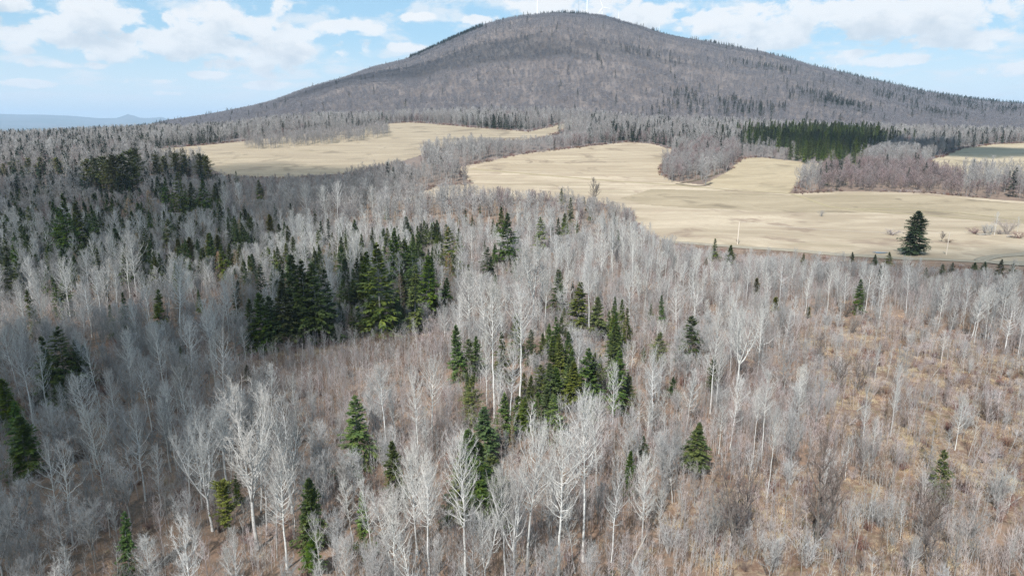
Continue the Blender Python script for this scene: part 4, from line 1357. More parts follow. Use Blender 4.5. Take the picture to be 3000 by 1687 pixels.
    ('birch', 568, 560, 474, 1.2, 'white birch by the right end of the dark fir group'),
    ('birch_oval', 606, 540, 468, 1.1, 'pale birch between dark fir group and round dark fir'),
    ('birch_oval', 775, 560, 476, 1.3, 'silvery birch crown in the pale aspen belt left of centre'),
    ('birch_oval', 820, 570, 480, 1.2, 'second silvery crown in the pale aspen belt left of centre'),
    ('birch', 850, 575, 470, 1.0, 'right end birch of the pale aspen belt left of centre'),
    ('birch_oval', 939, 545, 474, 1.0, 'small round-topped bare tree by the tan strip left of centre'),
    ('birch', 850, 672, 560, 0.9, 'white birch above the gap in the fir row'),
    ('dark', 1492, 520, 456, 1.1, 'dark crooked bare tree against the tan field above centre'),
    ('snag', 1340, 1140, 1020, 1.1, 'white dead tree with broken forked top at lower centre'),
    ('snag', 1670, 1125, 1033, 0.8, 'thin white dead stem in the saplings right of lower centre'),
    ('dark', 2064, 918, 854, 1.2, 'low crooked dark tree on the left edge of the meadow'),
    ('dark', 2110, 985, 900, 1.0, 'dark dense bush-like tree in the meadow, left of two'),
    ('dark', 2160, 985, 905, 1.1, 'dark dense bush-like tree in the meadow, right of two'),
    ('dark', 2335, 1449, 1330, 0.9, 'dark thin tree at the bottom edge on the right'),
    ('dark', 1840, 1400, 1180, 0.9, 'dark twiggy tree in brown grass right of the bottom centre'),
    ('dark', 2045, 1400, 1130, 0.8, 'tall dark twiggy tree in brown grass at lower right'),
    ('dark', 2330, 1380, 1230, 0.9, 'dark tree right of the pale grass patch at lower right'),
    ('larch', 1258, 1160, 1040, 0.7, 'orange-brown young larch before the shaggy fir'),
    ('larch', 1287, 1160, 1060, 0.7, 'second orange-brown young larch before the shaggy fir'),
    ('larch', 1130, 760, 640, 1.1, 'tan bare larch between firs of the big stand and birches'),
    ('larch', 1012, 810, 690, 0.8, 'tan bare larch inside the big stand'),
    ('larch', 650, 800, 690, 1.0, 'tan bare larch left of the fir row'),
    ('larch', 622, 830, 700, 0.9, 'brownish larch at the left end of the fir row'),
    ('larch', 330, 590, 500, 1.5, 'reddish bare larch under the pine stand at left'),
    ('larch', 385, 570, 480, 1.3, 'reddish bare larch right of the other under the pine stand'),
    ('larch', 2333, 1180, 1040, 1.0, 'brown bare larch on the right slope of the meadow'),
]
# the stand of tall rounded pines at left
PINES = []
for i_, (x_, b_, t_) in enumerate([(14, 452, 412), (48, 450, 405), (78, 452, 398), (108, 452, 396), (148, 450, 398), (30, 450, 408), (230, 486, 402), (250, 490, 398),
                                   (270, 496, 394), (298, 505, 392), (318, 505, 390), (338, 500, 380), (352, 488, 375), (285, 500, 402), (398, 455, 390),
                                   (418, 456, 394), (447, 458, 386), (468, 458, 390), (508, 464, 388), (526, 466, 394)]):
    grp = 'row of pines at the left edge' if x_ < 200 else ('tall dark pine stand at left' if x_ < 370 else 'pines on the edge of the long pasture')
    lab = {'row of pines at the left edge': 'round-topped dark pine in the row at the left edge',
           'tall dark pine stand at left': 'tall rounded dark pine in the close stand at left',
           'pines on the edge of the long pasture': 'rounded pine against the long pale pasture at left'}[grp]
    p_ = ground_at(x_, b_)[0]
    PINES.append((x_, b_, t_, p_[1]))
    plant('pine', 'pine_tree', 'tree', tuple(p_), top_height(p_, t_), lab, grp, i_, wide=0.9 + 0.3 * RS.rand())

hv = np.array([(h[1], h[2]) for h in HAND], float)
hp = ground_at(hv[:, 0], hv[:, 1])
for i_, ((kind, vx, vb, vt, wide, label), p_) in enumerate(zip(HAND, hp)):
    nm, cat = NAMES[kind]
    h = top_height(p_, vt)
    if h < 1.5 or h > 27:
        print('HEIGHT', kind, vx, vb, round(h, 1))
    plant(kind, nm, cat, tuple(p_), h, label, None, i_ * 7 + int(vx), wide=wide * (1.1 if kind == 'fir' else (0.86 if kind.startswith('birch') else 1.0)))
n_fir = sum(1 for h in HAND if h[0] == 'fir')

# ------------------------------------------------------------------ woods: everything between the named trees
def stuff(name, kind, pts, rot, scl, label, cat):
    """One object that carries many copies of the prototypes of a kind."""
    protos = PRO[kind]
    col = bpy.data.collections.new(name + '_source')
    for k, pr in enumerate(protos):
        o = bpy.data.objects.new('%s_%02d' % (name, k), pr[2])
        col.objects.link(o)
    n = len(pts)
    me = bpy.data.meshes.new(name)
    me.vertices.add(n)
    me.vertices.foreach_set('co', np.asarray(pts, np.float32).ravel())
    for nm, ty, arr in (('spin', 'FLOAT_VECTOR', rot), ('size', 'FLOAT_VECTOR', scl), ('which', 'INT', RS.randint(0, len(protos), n))):
        a = me.attributes.new(nm, ty, 'POINT')
        a.data.foreach_set('vector' if ty == 'FLOAT_VECTOR' else 'value', np.asarray(arr, np.int32 if ty == 'INT' else np.float32).ravel())
    for m in {mt.name: mt for pr in protos for mt in pr[2].materials}.values():
        me.materials.append(m)
    o = put(name, me)
    ng = bpy.data.node_groups.new(name + '_spread', 'GeometryNodeTree')
    ng.interface.new_socket('Geometry', in_out='INPUT', socket_type='NodeSocketGeometry')
    ng.interface.new_socket('Geometry', in_out='OUTPUT', socket_type='NodeSocketGeometry')
    gi = ng.nodes.new('NodeGroupInput'); go = ng.nodes.new('NodeGroupOutput')
    ci = ng.nodes.new('GeometryNodeCollectionInfo')
    ci.inputs['Collection'].default_value = col
    ci.inputs['Separate Children'].default_value = True
    ci.inputs['Reset Children'].default_value = True
    ip = ng.nodes.new('GeometryNodeInstanceOnPoints')
    ip.inputs['Pick Instance'].default_value = True
    L = ng.links
    L.new(gi.outputs[0], ip.inputs['Points'])
    L.new(ci.outputs[0], ip.inputs['Instance'])
    for nm, ty, sock in (('spin', 'FLOAT_VECTOR', 'Rotation'), ('size', 'FLOAT_VECTOR', 'Scale'), ('which', 'INT', 'Instance Index')):
        a = ng.nodes.new('GeometryNodeInputNamedAttribute')
        a.data_type = ty
        a.inputs['Name'].default_value = nm
        L.new(a.outputs['Attribute'], ip.inputs[sock])
    L.new(ip.outputs[0], go.inputs[0])
    md = o.modifiers.new('spread', 'NODES')
    md.node_group = ng
    tag(o, label, cat, kind='stuff')
    return o


FIELD_POLYS = [np.asarray(FIELD_W[k])[:, :2] for k in FIELD_W]
ROAD_L = dens_line(road_pts[:, :2], False, 4.0)
ISLAND = [(600, 377), (640, 364), (720, 352), (800, 341), (900, 333), (960, 327), (980, 335), (978, 345), (900, 356), (800, 366), (720, 373), (640, 378)]
CLUMP = [(1660, 452), (1672, 425), (1700, 395), (1730, 380), (1850, 376), (1862, 394), (1830, 425), (1770, 440), (1700, 462)]


PLANT = [(1862, 362), (1864, 348), (1960, 342), (2110, 337), (2165, 346), (2238, 346), (2230, 362), (2160, 388), (2110, 410), (2060, 414), (2005, 398), (1985, 380), (1900, 368)]
PLW = ground_at(np.array(PLANT)[:, 0], np.array(PLANT)[:, 1])


def off_field(x, y):
    ok = ~in_poly(x, y, PLW[:, :2])
    for q in FIELD_POLYS:
        ok &= ~in_poly(x, y, q)
    d = np.full(len(x), 1e9)
    s = (y < 420) & (y > 180)
    if s.any():
        xs, ys = x[s], y[s]
        dd = np.full(len(xs), 1e9)
        for a in ROAD_L:
            dd = np.minimum(dd, (xs - a[0]) ** 2 + (ys - a[1]) ** 2)
        d[s] = dd
    return ok & (d > 4.6 ** 2)


def sow(n, y0, y1, margin=1.12):
    """Uniform over the part of the land the photograph looks at, with some ground to the sides."""
    u = RS.rand(n)
    y = np.sqrt(y0 ** 2 + u * (y1 ** 2 - y0 ** 2))
    umax = 0.745 * margin
    x = (RS.rand(n) * 2 - 1) * (umax * y + 8)
    return x, y


def area(y0, y1, margin=1.12):
    return 0.745 * margin * (y1 ** 2 - y0 ** 2)


def scatter(dens, y0, y1, margin=1.12, field=False, gap=0.0):
    """dens(vx, vy, x, y) -> wanted plants per 100 square metres."""
    top = 40.0
    mx = dens(None, None, None, None)
    n = int(area(y0, y1, margin) / 100.0 * mx)
    x, y = sow(n, y0, y1, margin)
    z = terrain(x, y)
    vx, vy = project(x, y, z)
    keep = RS.rand(n) * mx < dens(vx, vy, x, y)
    x, y, z, vx, vy = x[keep], y[keep], z[keep], vx[keep], vy[keep]
    if not field:
        ok = off_field(x, y)
        if gap:
            near = y < 420
            for (a, b, r) in PLACED:
                ok &= ~(near & ((x - a) ** 2 + (y - b) ** 2 < gap * gap))
        x, y, z, vx, vy = x[ok], y[ok], z[ok], vx[ok], vy[ok]
    return x, y, z, vx, vy


def inp(vx, vy, q):
    return in_poly(vx, vy, q)


BRUSHY = [(560, 945), (700, 915), (900, 890), (1100, 868), (1150, 900), (1150, 1060), (1080, 1120), (930, 1120), (700, 1060), (600, 1000)]
GROVE = [(2060, 800), (2060, 770), (2160, 760), (2330, 800), (2480, 850), (2470, 872), (2300, 835), (2160, 815)]
ASPEN_BELT = [(560, 520), (700, 490), (900, 510), (1000, 545), (980, 590), (760, 590), (600, 570)]
FIELD_EDGE = [(1080, 520), (1500, 535), (1640, 620), (1700, 700), (1500, 720), (1300, 640), (1080, 600)]


CAP_X = [-400, 0, 200, 380, 520, 600, 700, 860, 920, 1000, 1100, 1200, 1300, 1400, 1480, 1540, 1600, 1640, 1700, 1860, 2000, 2150, 2300, 2450, 2576, 3000]
CAP_Y = [425, 425, 415, 430, 432, 440, 444, 436, 415, 400, 440, 464, 474, 482, 492, 500, 530, 585, 616, 638, 648, 658, 668, 676, 682, 690]


def height_cap(x, y, z, vx, h):
    """The woods stop short of the road and the fields: what grows at their edge is low."""
    c = np.interp(vx, CAP_X, CAP_Y)
    row = (vx > 1060) & (vx < 1470) & (y > 470) & (y < 800)
    c = np.where(row, np.interp(vx, [1060, 1150, 1200, 1300, 1400, 1470], [352, 344, 344, 348, 340, 326]), c)
    k = (843.5 - c * SS) / FPX
    mx = CAMZ + y * (k * math.cos(PITCH) - math.sin(PITCH)) / (math.cos(PITCH) + k * math.sin(PITCH)) - z
    lim = np.where((y < 470) | row | ((vx > 520) & (vx < 1060) & (y < 640)), mx * (0.72 + 0.28 * RS.rand(len(x))), 1e9)
    lim = np.where(RS.rand(len(x)) < np.where(vx > 1640, 0.16, 0.07), lim * 1.25 + 1.5, lim)
    return np.minimum(h, lim)


GUARD = []
for (kind_, vx_, vb_, vt_, w_, lab_), p_ in zip(HAND, hp):
    ev = kind_ in ('fir', 'spruce', 'cedar', 'pine')
    GUARD.append((vx_, vb_, vt_, (0.17 * w_ if ev else 0.05) * (vb_ - vt_) + 3, p_[1], 0.22 if ev else 0.35))

for gx_ in range(1868, 2236, 12):      # the planted block stays in sight too
    b_ = float(np.interp(gx_, [1862, 1985, 2005, 2060, 2110, 2235], [366, 378, 398, 412, 406, 356]))
    GUARD.append((gx_, b_, b_ - 40, 8, float(ground_at(gx_, b_)[0][1]), 0.1))
for (x_, b_, t_, y_) in PINES:
    GUARD.append((x_, b_, t_, 16, y_, 0.15))


def keep_view(x, y, z, vx, vy, h, strict):
    """Growth right in front of the named trees stays low enough to see them."""
    h = h.copy()
    skip = RS.rand(len(x)) > strict
    half = 0.10 * h / np.maximum(y, 30) * FPX / SS
    for (gx_, gb_, gt_, gw_, gy_, part) in GUARD:
        s = (~skip) & (y < gy_ + 0.5) & (np.abs(vx - gx_) < gw_ + half) & (vy < gb_ + 260) & (vy > gb_ - 30)
        if s.any():
            c = gb_ - part * (gb_ - gt_)
            k = (843.5 - c * SS) / FPX
            mx = CAMZ + y[s] * (k * math.cos(PITCH) - math.sin(PITCH)) / (math.cos(PITCH) + k * math.sin(PITCH)) - z[s]
            h[s] = np.minimum(h[s], np.maximum(mx, 0.30 * h[s]))
    return h


def place_mix(kind, x, y, z, vx, vy, hlo, hhi, keep_n, name, cat, labels, stuff_name, stuff_label, wide=(0.85, 1.2), tilt=0.05, hfun=None, guard=0.9):
    """The largest keep_n of these stand as single things, the rest as one mass."""
    H = PRO[kind][0][3]
    n = len(x)
    h = hlo + (hhi - hlo) * RS.rand(n)
    if hfun is not None:
        h = h * hfun(vx, vy)
    h = height_cap(x, y, z, vx, h)
    if guard:
        h = keep_view(x, y, z, vx, vy, h, guard)
    ok = h > 0.28 * hlo
    x, y, z, vx, vy, h = x[ok], y[ok], z[ok], vx[ok], vy[ok], h[ok]
    n = len(x)
    w = wide[0] + (wide[1] - wide[0]) * RS.rand(n)
    rz = RS.rand(n) * 6.283
    tx, ty = RS.randn(n) * tilt, RS.randn(n) * tilt
    vtx, vty = project(x, y, z + h)
    seen = (vtx > 5) & (vtx < 2571) & (vty < 1440) & (vty > 0)
    size = np.where(seen, h / np.hypot(x, y), 0)
    order = np.argsort(-size)
    single = order[:keep_n]
    single = single[size[single] > 0]
    rest = np.setdiff1d(np.arange(n), single)
    for i in single:
        lab, grp = labels(vx[i], vy[i], h[i], y[i])
        plant(kind, name, cat, (x[i], y[i], z[i] - 0.05), h[i], lab, grp, int(RS.randint(0, 99)), rz[i], w[i], (tx[i], ty[i]))
    if len(rest) and stuff_name:
        s = h[rest] / H
        stuff(stuff_name, kind, np.column_stack([x[rest], y[rest], z[rest] - 0.05]), np.column_stack([tx[rest], ty[rest], rz[rest]]),
              np.column_stack([s * w[rest], s * w[rest], s]), stuff_label, 'woods')
    return n


def zone(vx, vy):
    if vy > 1150:
        return 'bottom'
    if vy > 840:
        return 'middle'
    return 'upper'


def side(vx):
    return 'left' if vx < 860 else ('centre' if vx < 1720 else 'right')


MARKS = [(2297, 640, 'lone spruce'), (1795, 668, 'roadside fir by the left pole'), (2234, 672, 'two roadside firs'), (2367, 702, 'bushy roadside fir'), (2462, 684, 'low firs at the road bend'),
         (2157, 790, 'aspen grove'), (1734, 922, 'neat pointed fir at centre right'), (1791, 988, 'narrow fir behind birch trunks'), (1747, 1192, 'fir with the leaning log'),
         (1454, 850, 'broad yellowish fir'), (1550, 1045, 'narrow fir pair on the slope'), (1430, 1030, 'dark centre fir cluster'), (1392, 1112, 'bright pointed fir at centre'),
         (1657, 912, 'yellowish fir in the saplings'), (1692, 1000, 'tiny neat fir'), (1615, 1172, 'small fir right of lower centre'), (1221, 1170, 'large shaggy fir'),
         (903, 1185, 'shapely dark fir'), (789, 1380, 'bright narrow fir at bottom left'), (648, 1380, 'largest birch at bottom left'), (74, 1198, 'wide fir at the left edge'),
         (150, 1000, 'bright fir pair at left'), (458, 868, 'big white birch in the left woods'), (90, 855, 'two leaning birches at far left'), (345, 745, 'silvery oval birch'),
         (750, 868, 'tall fir row'), (990, 840, 'big fir stand'), (1132, 705, 'tall dark fir by the big stand'), (1340, 812, 'biggest white crown'), (1243, 1050, 'white birch group'),
         (1270, 680, 'fir pair above the birch group'), (1434, 578, 'tallest fir against the field'), (1539, 684, 'leaning birch clump'), (1851, 985, 'forked birch clump'),
         (1467, 1412, 'tall straight birch at the bottom'), (1396, 1470, 'black-banded birch'), (1050, 1395, 'full-crowned birch clump'), (995, 1485, 'broad birch at the bottom edge'),
         (1615, 1375, 'oval-crowned small birch'), (2527, 890, 'feathery birch at the right edge'), (2402, 1132, 'thick-trunked small tree'), (2287, 1470, 'low spreading tree at the bottom'),
         (2135, 985, 'two dark meadow bushes'), (2045, 1400, 'tall dark twiggy tree'), (1840, 1400, 'dark twiggy tree'), (483, 668, 'olive cedar row'), (190, 660, 'three tall dark firs'),
         (460, 560, 'dark fir group under the pines'), (300, 505, 'pine stand'), (657, 520, 'round dark fir'), (800, 565, 'pale aspen belt'), (60, 1420, 'tall bare tree in the left corner'),
         (240, 1440, 'dark-stemmed tree at bottom left'), (1876, 762, 'clear white birch below the road'), (2330, 1180, 'brown larch on the meadow')]
MK = np.array([(m_[0], m_[1]) for m_ in MARKS], float)


def labeller(what, plural):
    def f(vx, vy, h, y):
        d = MK - np.array([vx, vy])
        i = int(np.argmin(d[:, 0] ** 2 + (1.6 * d[:, 1]) ** 2))
        dx, dy = vx - MK[i, 0], 1.6 * (vy - MK[i, 1])
        r = math.hypot(dx, dy)
        if abs(dx) > 2.2 * abs(dy):
            rel = 'left of' if dx < 0 else 'right of'
        elif abs(dy) > 2.2 * abs(dx):
            rel = 'behind' if dy < 0 else 'in front of'
        else:
            rel = ('behind and ' if dy < 0 else 'before and ') + ('left of' if dx < 0 else 'right of')
        near = 'just ' if r < 45 else ('' if r < 120 else 'well ')
        return ' '.join(('%s %s%s the %s' % (what, near, rel, MARKS[i][2])).split()[:16]), '%s by the %s' % (plural, MARKS[i][2])
    return f


counts = {}


# pale slender aspens of the near woods
def d_aspen(vx, vy, x, y):
    if vx is None: return 3.2
    d = np.full(vx.shape, 1.6)
    d = np.where(vx < 900, 1.9, d)
    d = np.where((vx < 900) & (vy > 1100), 2.6, d)
    d = np.where(inp(vx, vy, BRUSHY), 0.05, d)
    d = np.where(soft_mask(vx, vy, MEADOWS) > 0, 0.16, d)
    d = np.where(inp(vx, vy, GROVE), 3.2, d)
    d = np.where(inp(vx, vy, ASPEN_BELT), 1.6, d)
    d = np.where(inp(vx, vy, FIELD_EDGE), 1.5, d)
    d = np.where((vx > 1700) & (vy > 1150), 0.4, d)
    d = np.where((vx > 2080) & (vy > 690) & (vy < 800), 1.4, d)
    return d


q = scatter(d_aspen, 52, 330, gap=1.6)
counts['aspen'] = place_mix('aspen', *q, 7, 15, 290, 'aspen_tree', 'tree', labeller('slender pale aspen', 'pale aspens'), 'aspen_woods', 'pale bare aspens filling the near woods',
                            hfun=lambda vx, vy: np.where(soft_mask(vx, vy, MEADOWS) > 0, 0.55, np.where((vx > 1700) & (vy > 1150), 0.6, 1.0)))


def d_grey(vx, vy, x, y):
    if vx is None: return 6.2
    d = np.full(vx.shape, 1.7)
    d = np.where(vx < 800, 3.6, d)
    d = np.where((vx < 1000) & (vy > 1150), 6.0, d)
    d = np.where((vx < 700) & (vy > 850), 5.0, d)
    d = np.where(inp(vx, vy, BRUSHY), 0.08, d)
    d = np.where(soft_mask(vx, vy, MEADOWS) > 0, 0.2, d)
    d = np.where((vx > 1700) & (vy > 1150), 0.5, d)
    d = np.where((vx > 2080) & (vy > 690) & (vy < 860), 1.3, d)
    return d


q = scatter(d_grey, 52, 330, gap=1.4)
counts['grey'] = place_mix('grey', *q, 5, 10.5, 250, 'bare_tree', 'tree', labeller('twiggy grey bare tree', 'grey bare trees'), 'grey_woods', 'grey twiggy bare trees filling the near woods')


# evergreens between the named ones
def d_fir(vx, vy, x, y):
    if vx is None: return 2.3
    d = np.full(vx.shape, 0.10)
    d = np.where((vx < 1000) & (vy > 850), 0.16, d)
    d = np.where((vx < 560) & (vy < 760), 1.5, d)
    d = np.where((vx < 300) & (vy < 720), 2.2, d)
    d = np.where((vx > 600) & (vx < 1130) & (vy > 620) & (vy < 862), 2.2, d)
    d = np.where((vx > 260) & (vx < 640) & (vy > 560) & (vy < 720), 1.7, d)
    d = np.where((vx > 1120) & (vx < 1560) & (vy > 640) & (vy < 1000), 0.18, d)
    d = np.where(inp(vx, vy, BRUSHY), 0.0, d)
    d = np.where((vx > 1560), 0.06, d)
    d = np.where(soft_mask(vx, vy, MEADOWS) > 0, 0.0, d)
    return d


q = scatter(d_fir, 60, 420, gap=2.0)
counts['fir'] = place_mix('fir', *q, 5, 10, max(0, 300 - n_fir - 2 * sum(any(q_ in h_[5] for q_ in ('fir row', 'big stand', 'centre cluster', 'group under', 'three', 'centre slope', 'pair')) for h_ in HAND if h_[0] == 'fir')), 'fir_tree', 'tree', labeller('dark green pointed fir', 'dark firs'),
                          'fir_woods', 'dark firs filling the woods in the middle distance', (0.75, 1.1), 0.02,
                          hfun=lambda vx, vy: np.where((vx < 640) & (vy < 760), 1.5, np.where((vx < 1130) & (vy < 862), 1.35, 1.0)), guard=0.35)


cx_, cy_ = [], []
for (kind_, vx_, vb_, vt_, w_, lab_), p_ in zip(HAND, hp):
    if kind_ == 'fir' and any(q_ in lab_ for q_ in ('fir row', 'big stand', 'centre cluster', 'group under', 'three', 'centre slope', 'pair')):
        for _ in range(2):
            cx_.append(p_[0] + RS.randn() * 1.6); cy_.append(p_[1] + 1.0 + RS.rand() * 4.0)
cx_, cy_ = np.array(cx_), np.array(cy_)
cz_ = terrain(cx_, cy_); cvx, cvy = project(cx_, cy_, cz_)
place_mix('fir', cx_, cy_, cz_, cvx, cvy, 5.5, 10.5, 300, 'fir_tree', 'tree', labeller('smaller crowded fir', 'crowded firs'), None, None, (0.8, 1.15), 0.02, guard=0)


def d_larch(vx, vy, x, y):
    if vx is None: return 0.6
    d = np.where((vx < 1000) & (vy < 800) & (vy > 480), 0.4, 0.04)
    d = np.where((vx > 600) & (vx < 1150) & (vy > 640) & (vy < 860), 0.5, d)
    return np.where(soft_mask(vx, vy, MEADOWS) > 0, 0.0, d)


q = scatter(d_larch, 60, 420, gap=1.5)
counts['larch'] = place_mix('larch', *q, 6, 12, 120, 'larch_tree', 'tree', labeller('tan leafless larch', 'tan larches'), 'larch_woods', 'tan leafless larches in the middle distance')


# saplings and brush
def d_sap(vx, vy, x, y):
    if vx is None: return 13.0
    d = np.full(vx.shape, 7.5)
    d = np.where(soft_mask(vx, vy, MEADOWS) > 0, 6.0, d)
    d = np.where((vx > 1700) & (vy > 1100), 12.0, d)
    return d


q = scatter(d_sap, 48, 330)
counts['sapling'] = place_mix('sapling', *q, 3.0, 7.0, 295, 'sapling', 'sapling', labeller('thin bare sapling', 'thin saplings'), 'sapling_growth', 'thin bare saplings throughout the near woods', tilt=0.08)


def d_thick(vx, vy, x, y):
    if vx is None: return 26.0
    d = np.full(vx.shape, 15.0)
    d = np.where(vx < 700, 7.0, d)
    d = np.where((vx < 900) & (vy > 1050), 5.0, d)
    d = np.where(inp(vx, vy, BRUSHY), 24.0, d)
    d = np.where(soft_mask(vx, vy, MEADOWS) > 0, 5.5, d)
    d = np.where(inp(vx, vy, GROVE), 1.5, d)
    d = np.where((vx > 1720) & (vy > 1150), 9.0, d)
    d = d * np.clip(1.0 + 1.6 * fbm(x / 14.0, y / 14.0, 3), 0.15, 1.9)
    return d


q = scatter(d_thick, 46, 335)
counts['thicket'] = place_mix('thicket', *q, 2.6, 5.2, 0, '', '', None, 'brush_thicket', 'dense mauve-brown thicket of thin stems under the trees', tilt=0.04)


def d_alder(vx, vy, x, y):
    if vx is None: return 1.2
    d = np.full(vx.shape, 0.45)
    d = np.where(soft_mask(vx, vy, MEADOWS) > 0, 0.9, d)
    d = np.where((vx > 1900) & (vy > 640) & (vy < 900), 1.1, d)
    return d


q = scatter(d_alder, 48, 335)
counts['alder'] = place_mix('alder', *q, 2.0, 4.4, 180, 'alder_shrub', 'shrub', labeller('rounded leafless shrub', 'leafless shrubs'), 'alder_growth', 'rounded leafless shrubs through the near woods')


def d_red(vx, vy, x, y):
    if vx is None: return 27.0
    d = np.full(vx.shape, 3.5)
    d = np.where(soft_mask(vx, vy, MEADOWS) > 0, 8.0, d)
    d = np.where((vx > 1620) & (vy > 600) & (vy < 705), 26.0, d)
    d = np.where((vx > 2380) & (vy > 950) & (vy < 1250), 12.0, d)
    return d * np.clip(1.0 + 1.8 * fbm(x / 11.0 + 3, y / 11.0, 3), 0.1, 2.0)


q = scatter(d_red, 46, 335)
counts['red'] = place_mix('redbush', *q, 0.7, 1.9, 0, '', '', None, 'red_brush', 'low reddish-brown brush over the ground', guard=0)


def d_tuft(vx, vy, x, y):
    if vx is None: return 70.0
    d = np.full(vx.shape, 3.0)
    return np.where(soft_mask(vx + 20 * fbm(x / 6, y / 6, 2), vy, MEADOWS) > 0, 60.0 * np.clip(0.5 + 2.5 * fbm(x / 7.0, y / 7.0, 3), 0.05, 1.1), d)


q = scatter(d_tuft, 46, 260)
counts['tuft'] = place_mix('tuft', *q, 0.4, 0.95, 0, '', '', None, 'dry_grass', 'tan dry grass tufts in the clearings', guard=0)


# middle distance, 330 m to the foot of the mountain
def wood_mid(vx, vy, x, y):
    if vx is None: return 3.6
    return 3.0 + 1.1 * fbm(x / 40.0, y / 40.0, 2)


x, y, z, vx, vy = scatter(wood_mid, 326, 1060)
pale = vnoise(x / 55.0, y / 55.0) + 0.35 * RS.randn(len(x))
mauve = inp(vx, vy, CLUMP) | ((vx > 2060) & (vx < 2420) & (vy > 420) & (vy < 510)) | (vnoise(x / 70.0 + 9, y / 70.0) + 0.3 * RS.randn(len(x)) > 0.33)
kindm = np.where(mauve, 2, np.where(pale > 0.12, 1, 0))
for k, kd, nm, lab, hl, hh in ((0, 'mid_bare', 'grey_wood_belt', 'grey bare woods between the fields', 8, 16), (1, 'mid_pale', 'pale_wood_belt', 'pale bare aspens between the fields', 9, 17),
                               (2, 'mid_mauve', 'mauve_wood_belt', 'mauve bare thickets between the fields', 6, 12)):
    s_ = kindm == k
    counts[nm] = place_mix(kd, x[s_], y[s_], z[s_], vx[s_], vy[s_], hl, hh, 0, '', '', None, nm, lab, wide=(0.9, 1.35), guard=0.9)
# tree islands inside the fields
def isl(vx, vy, x, y):
    if vx is None: return 4.5
    return np.where(inp(vx, vy, ISLAND) | inp(vx, vy, CLUMP), 4.5, 0.0)


x, y, z, vx, vy = scatter(isl, 380, 1000, field=True)
place_mix('mid_bare', x, y, z, vx, vy, 7, 13, 0, '', '', None, 'tree_island', 'bare trees standing in strips inside the fields', wide=(0.9, 1.35), guard=0)


def fir_mid(vx, vy, x, y):
    if vx is None: return 2.4
    d = np.full(vx.shape, 0.05)
    d = np.where(vx < 560, 1.1, d)
    d = np.where((vx > 560) & (vx < 1000) & (vy > 300) & (vy < 350), 0.5, d)
    d = np.where((vx > 1130) & (vx < 1400) & (vy > 290) & (vy < 335), 0.15 + 2.0 * np.exp(-((vx - 1245) / 55.0) ** 2 - ((vy - 322) / 11.0) ** 2), d)
    d = np.where((vx > 1480) & (vy < 380), 0.6, d)
    d = np.where((vx > 2150) & (vy < 350), 0.6, d)
    d = np.where((vx > 860) & (vx < 1040) & (vy > 380) & (vy < 480), 0.35, d)
    d = np.where((vx > 1520) & (vx < 1660) & (vy > 340) & (vy < 364), 1.2, d)
    return d


x, y, z, vx, vy = scatter(fir_mid, 400, 1060)
q1 = (x, y, z, vx, vy)
counts['fir_mid'] = place_mix('far_fir', *q1, 9, 18, 0, '', '', None, 'fir_scatter', 'dark firs scattered through the bare woods beyond the fields', guard=0)
lo, hi = PLW[:, :2].min(0), PLW[:, :2].max(0)
X, Y = np.meshgrid(np.arange(lo[0] - 24, hi[0] + 24, 6.4), np.arange(lo[1] - 24, hi[1] + 40, 9.5))
X = (X + RS.randn(*X.shape) * 1.3).ravel(); Y = (Y + RS.randn(*Y.shape) * 2.2).ravel()
s_ = in_poly(X + RS.randn(len(X)) * 11, Y + RS.randn(len(X)) * 22, PLW[:, :2]) & (RS.rand(len(X)) < 0.93)
X, Y = X[s_], Y[s_]; Z = terrain(X, Y); vx, vy = project(X, Y, Z)
counts['plantation'] = place_mix('plantation', X, Y, Z, vx, vy, 13, 22, 290, 'plantation_spruce', 'tree',
                                 lambda a, b, h, y: ('yellow-green spruce in the %s of the planted block' %
                                                     (('left end', 'middle', 'right end')[int(min(2, max(0, (a - 1862) // 125)))] + (' front' if b > 375 else ' back')), 'planted spruce block'),
                                 'plantation_woods', 'dense yellow-green planted spruces', (0.72, 1.05), 0.01, guard=0)


# rusty brush along the field edges
ex, ey = [], []
for key in FIELD_W:
    L_ = dens_line(FIELD_W[key][:, :2], True, 0.9)
    L_ = L_ + RS.randn(*L_.shape) * np.array([1.6, 1.8])
    ex.append(L_[:, 0]); ey.append(L_[:, 1])
ex, ey = np.concatenate(ex), np.concatenate(ey)
patch = fbm(ex / 25.0, ey / 25.0, 2) + 0.25 * RS.randn(len(ex)) > -0.12
ex, ey = ex[patch], ey[patch]
ez = terrain(ex, ey); evx, evy = project(ex, ey, ez)
s_ = ((evy < 600) | (evx < 1600)) & ~((evx > 1690) & (evx < 2000) & (evy > 428) & (evy < 505))
place_mix('redbush', ex[s_], ey[s_], ez[s_], evx[s_], evy[s_], 0.8, 2.4, 0, '', '', None, 'edge_brush', 'rusty brush along the edges of the fields', wide=(1.0, 1.8), guard=0)


# the mountain
def d_mtn(vx, vy, x, y):
    if vx is None: return 2.3
    return np.clip(2.0 + 0.7 * fbm(x / 80.0, y / 80.0, 2), 0.6, 2.3) * np.where(y > 2150, 0.8, 1.0)


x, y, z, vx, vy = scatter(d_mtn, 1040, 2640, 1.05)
counts['mountain'] = place_mix('far_bare', x, y, z, vx, vy, 6, 9.5, 0, '', '', None, 'mountain_forest', 'grey-mauve leafless forest covering the mountain', wide=(1.15, 1.6), guard=0)


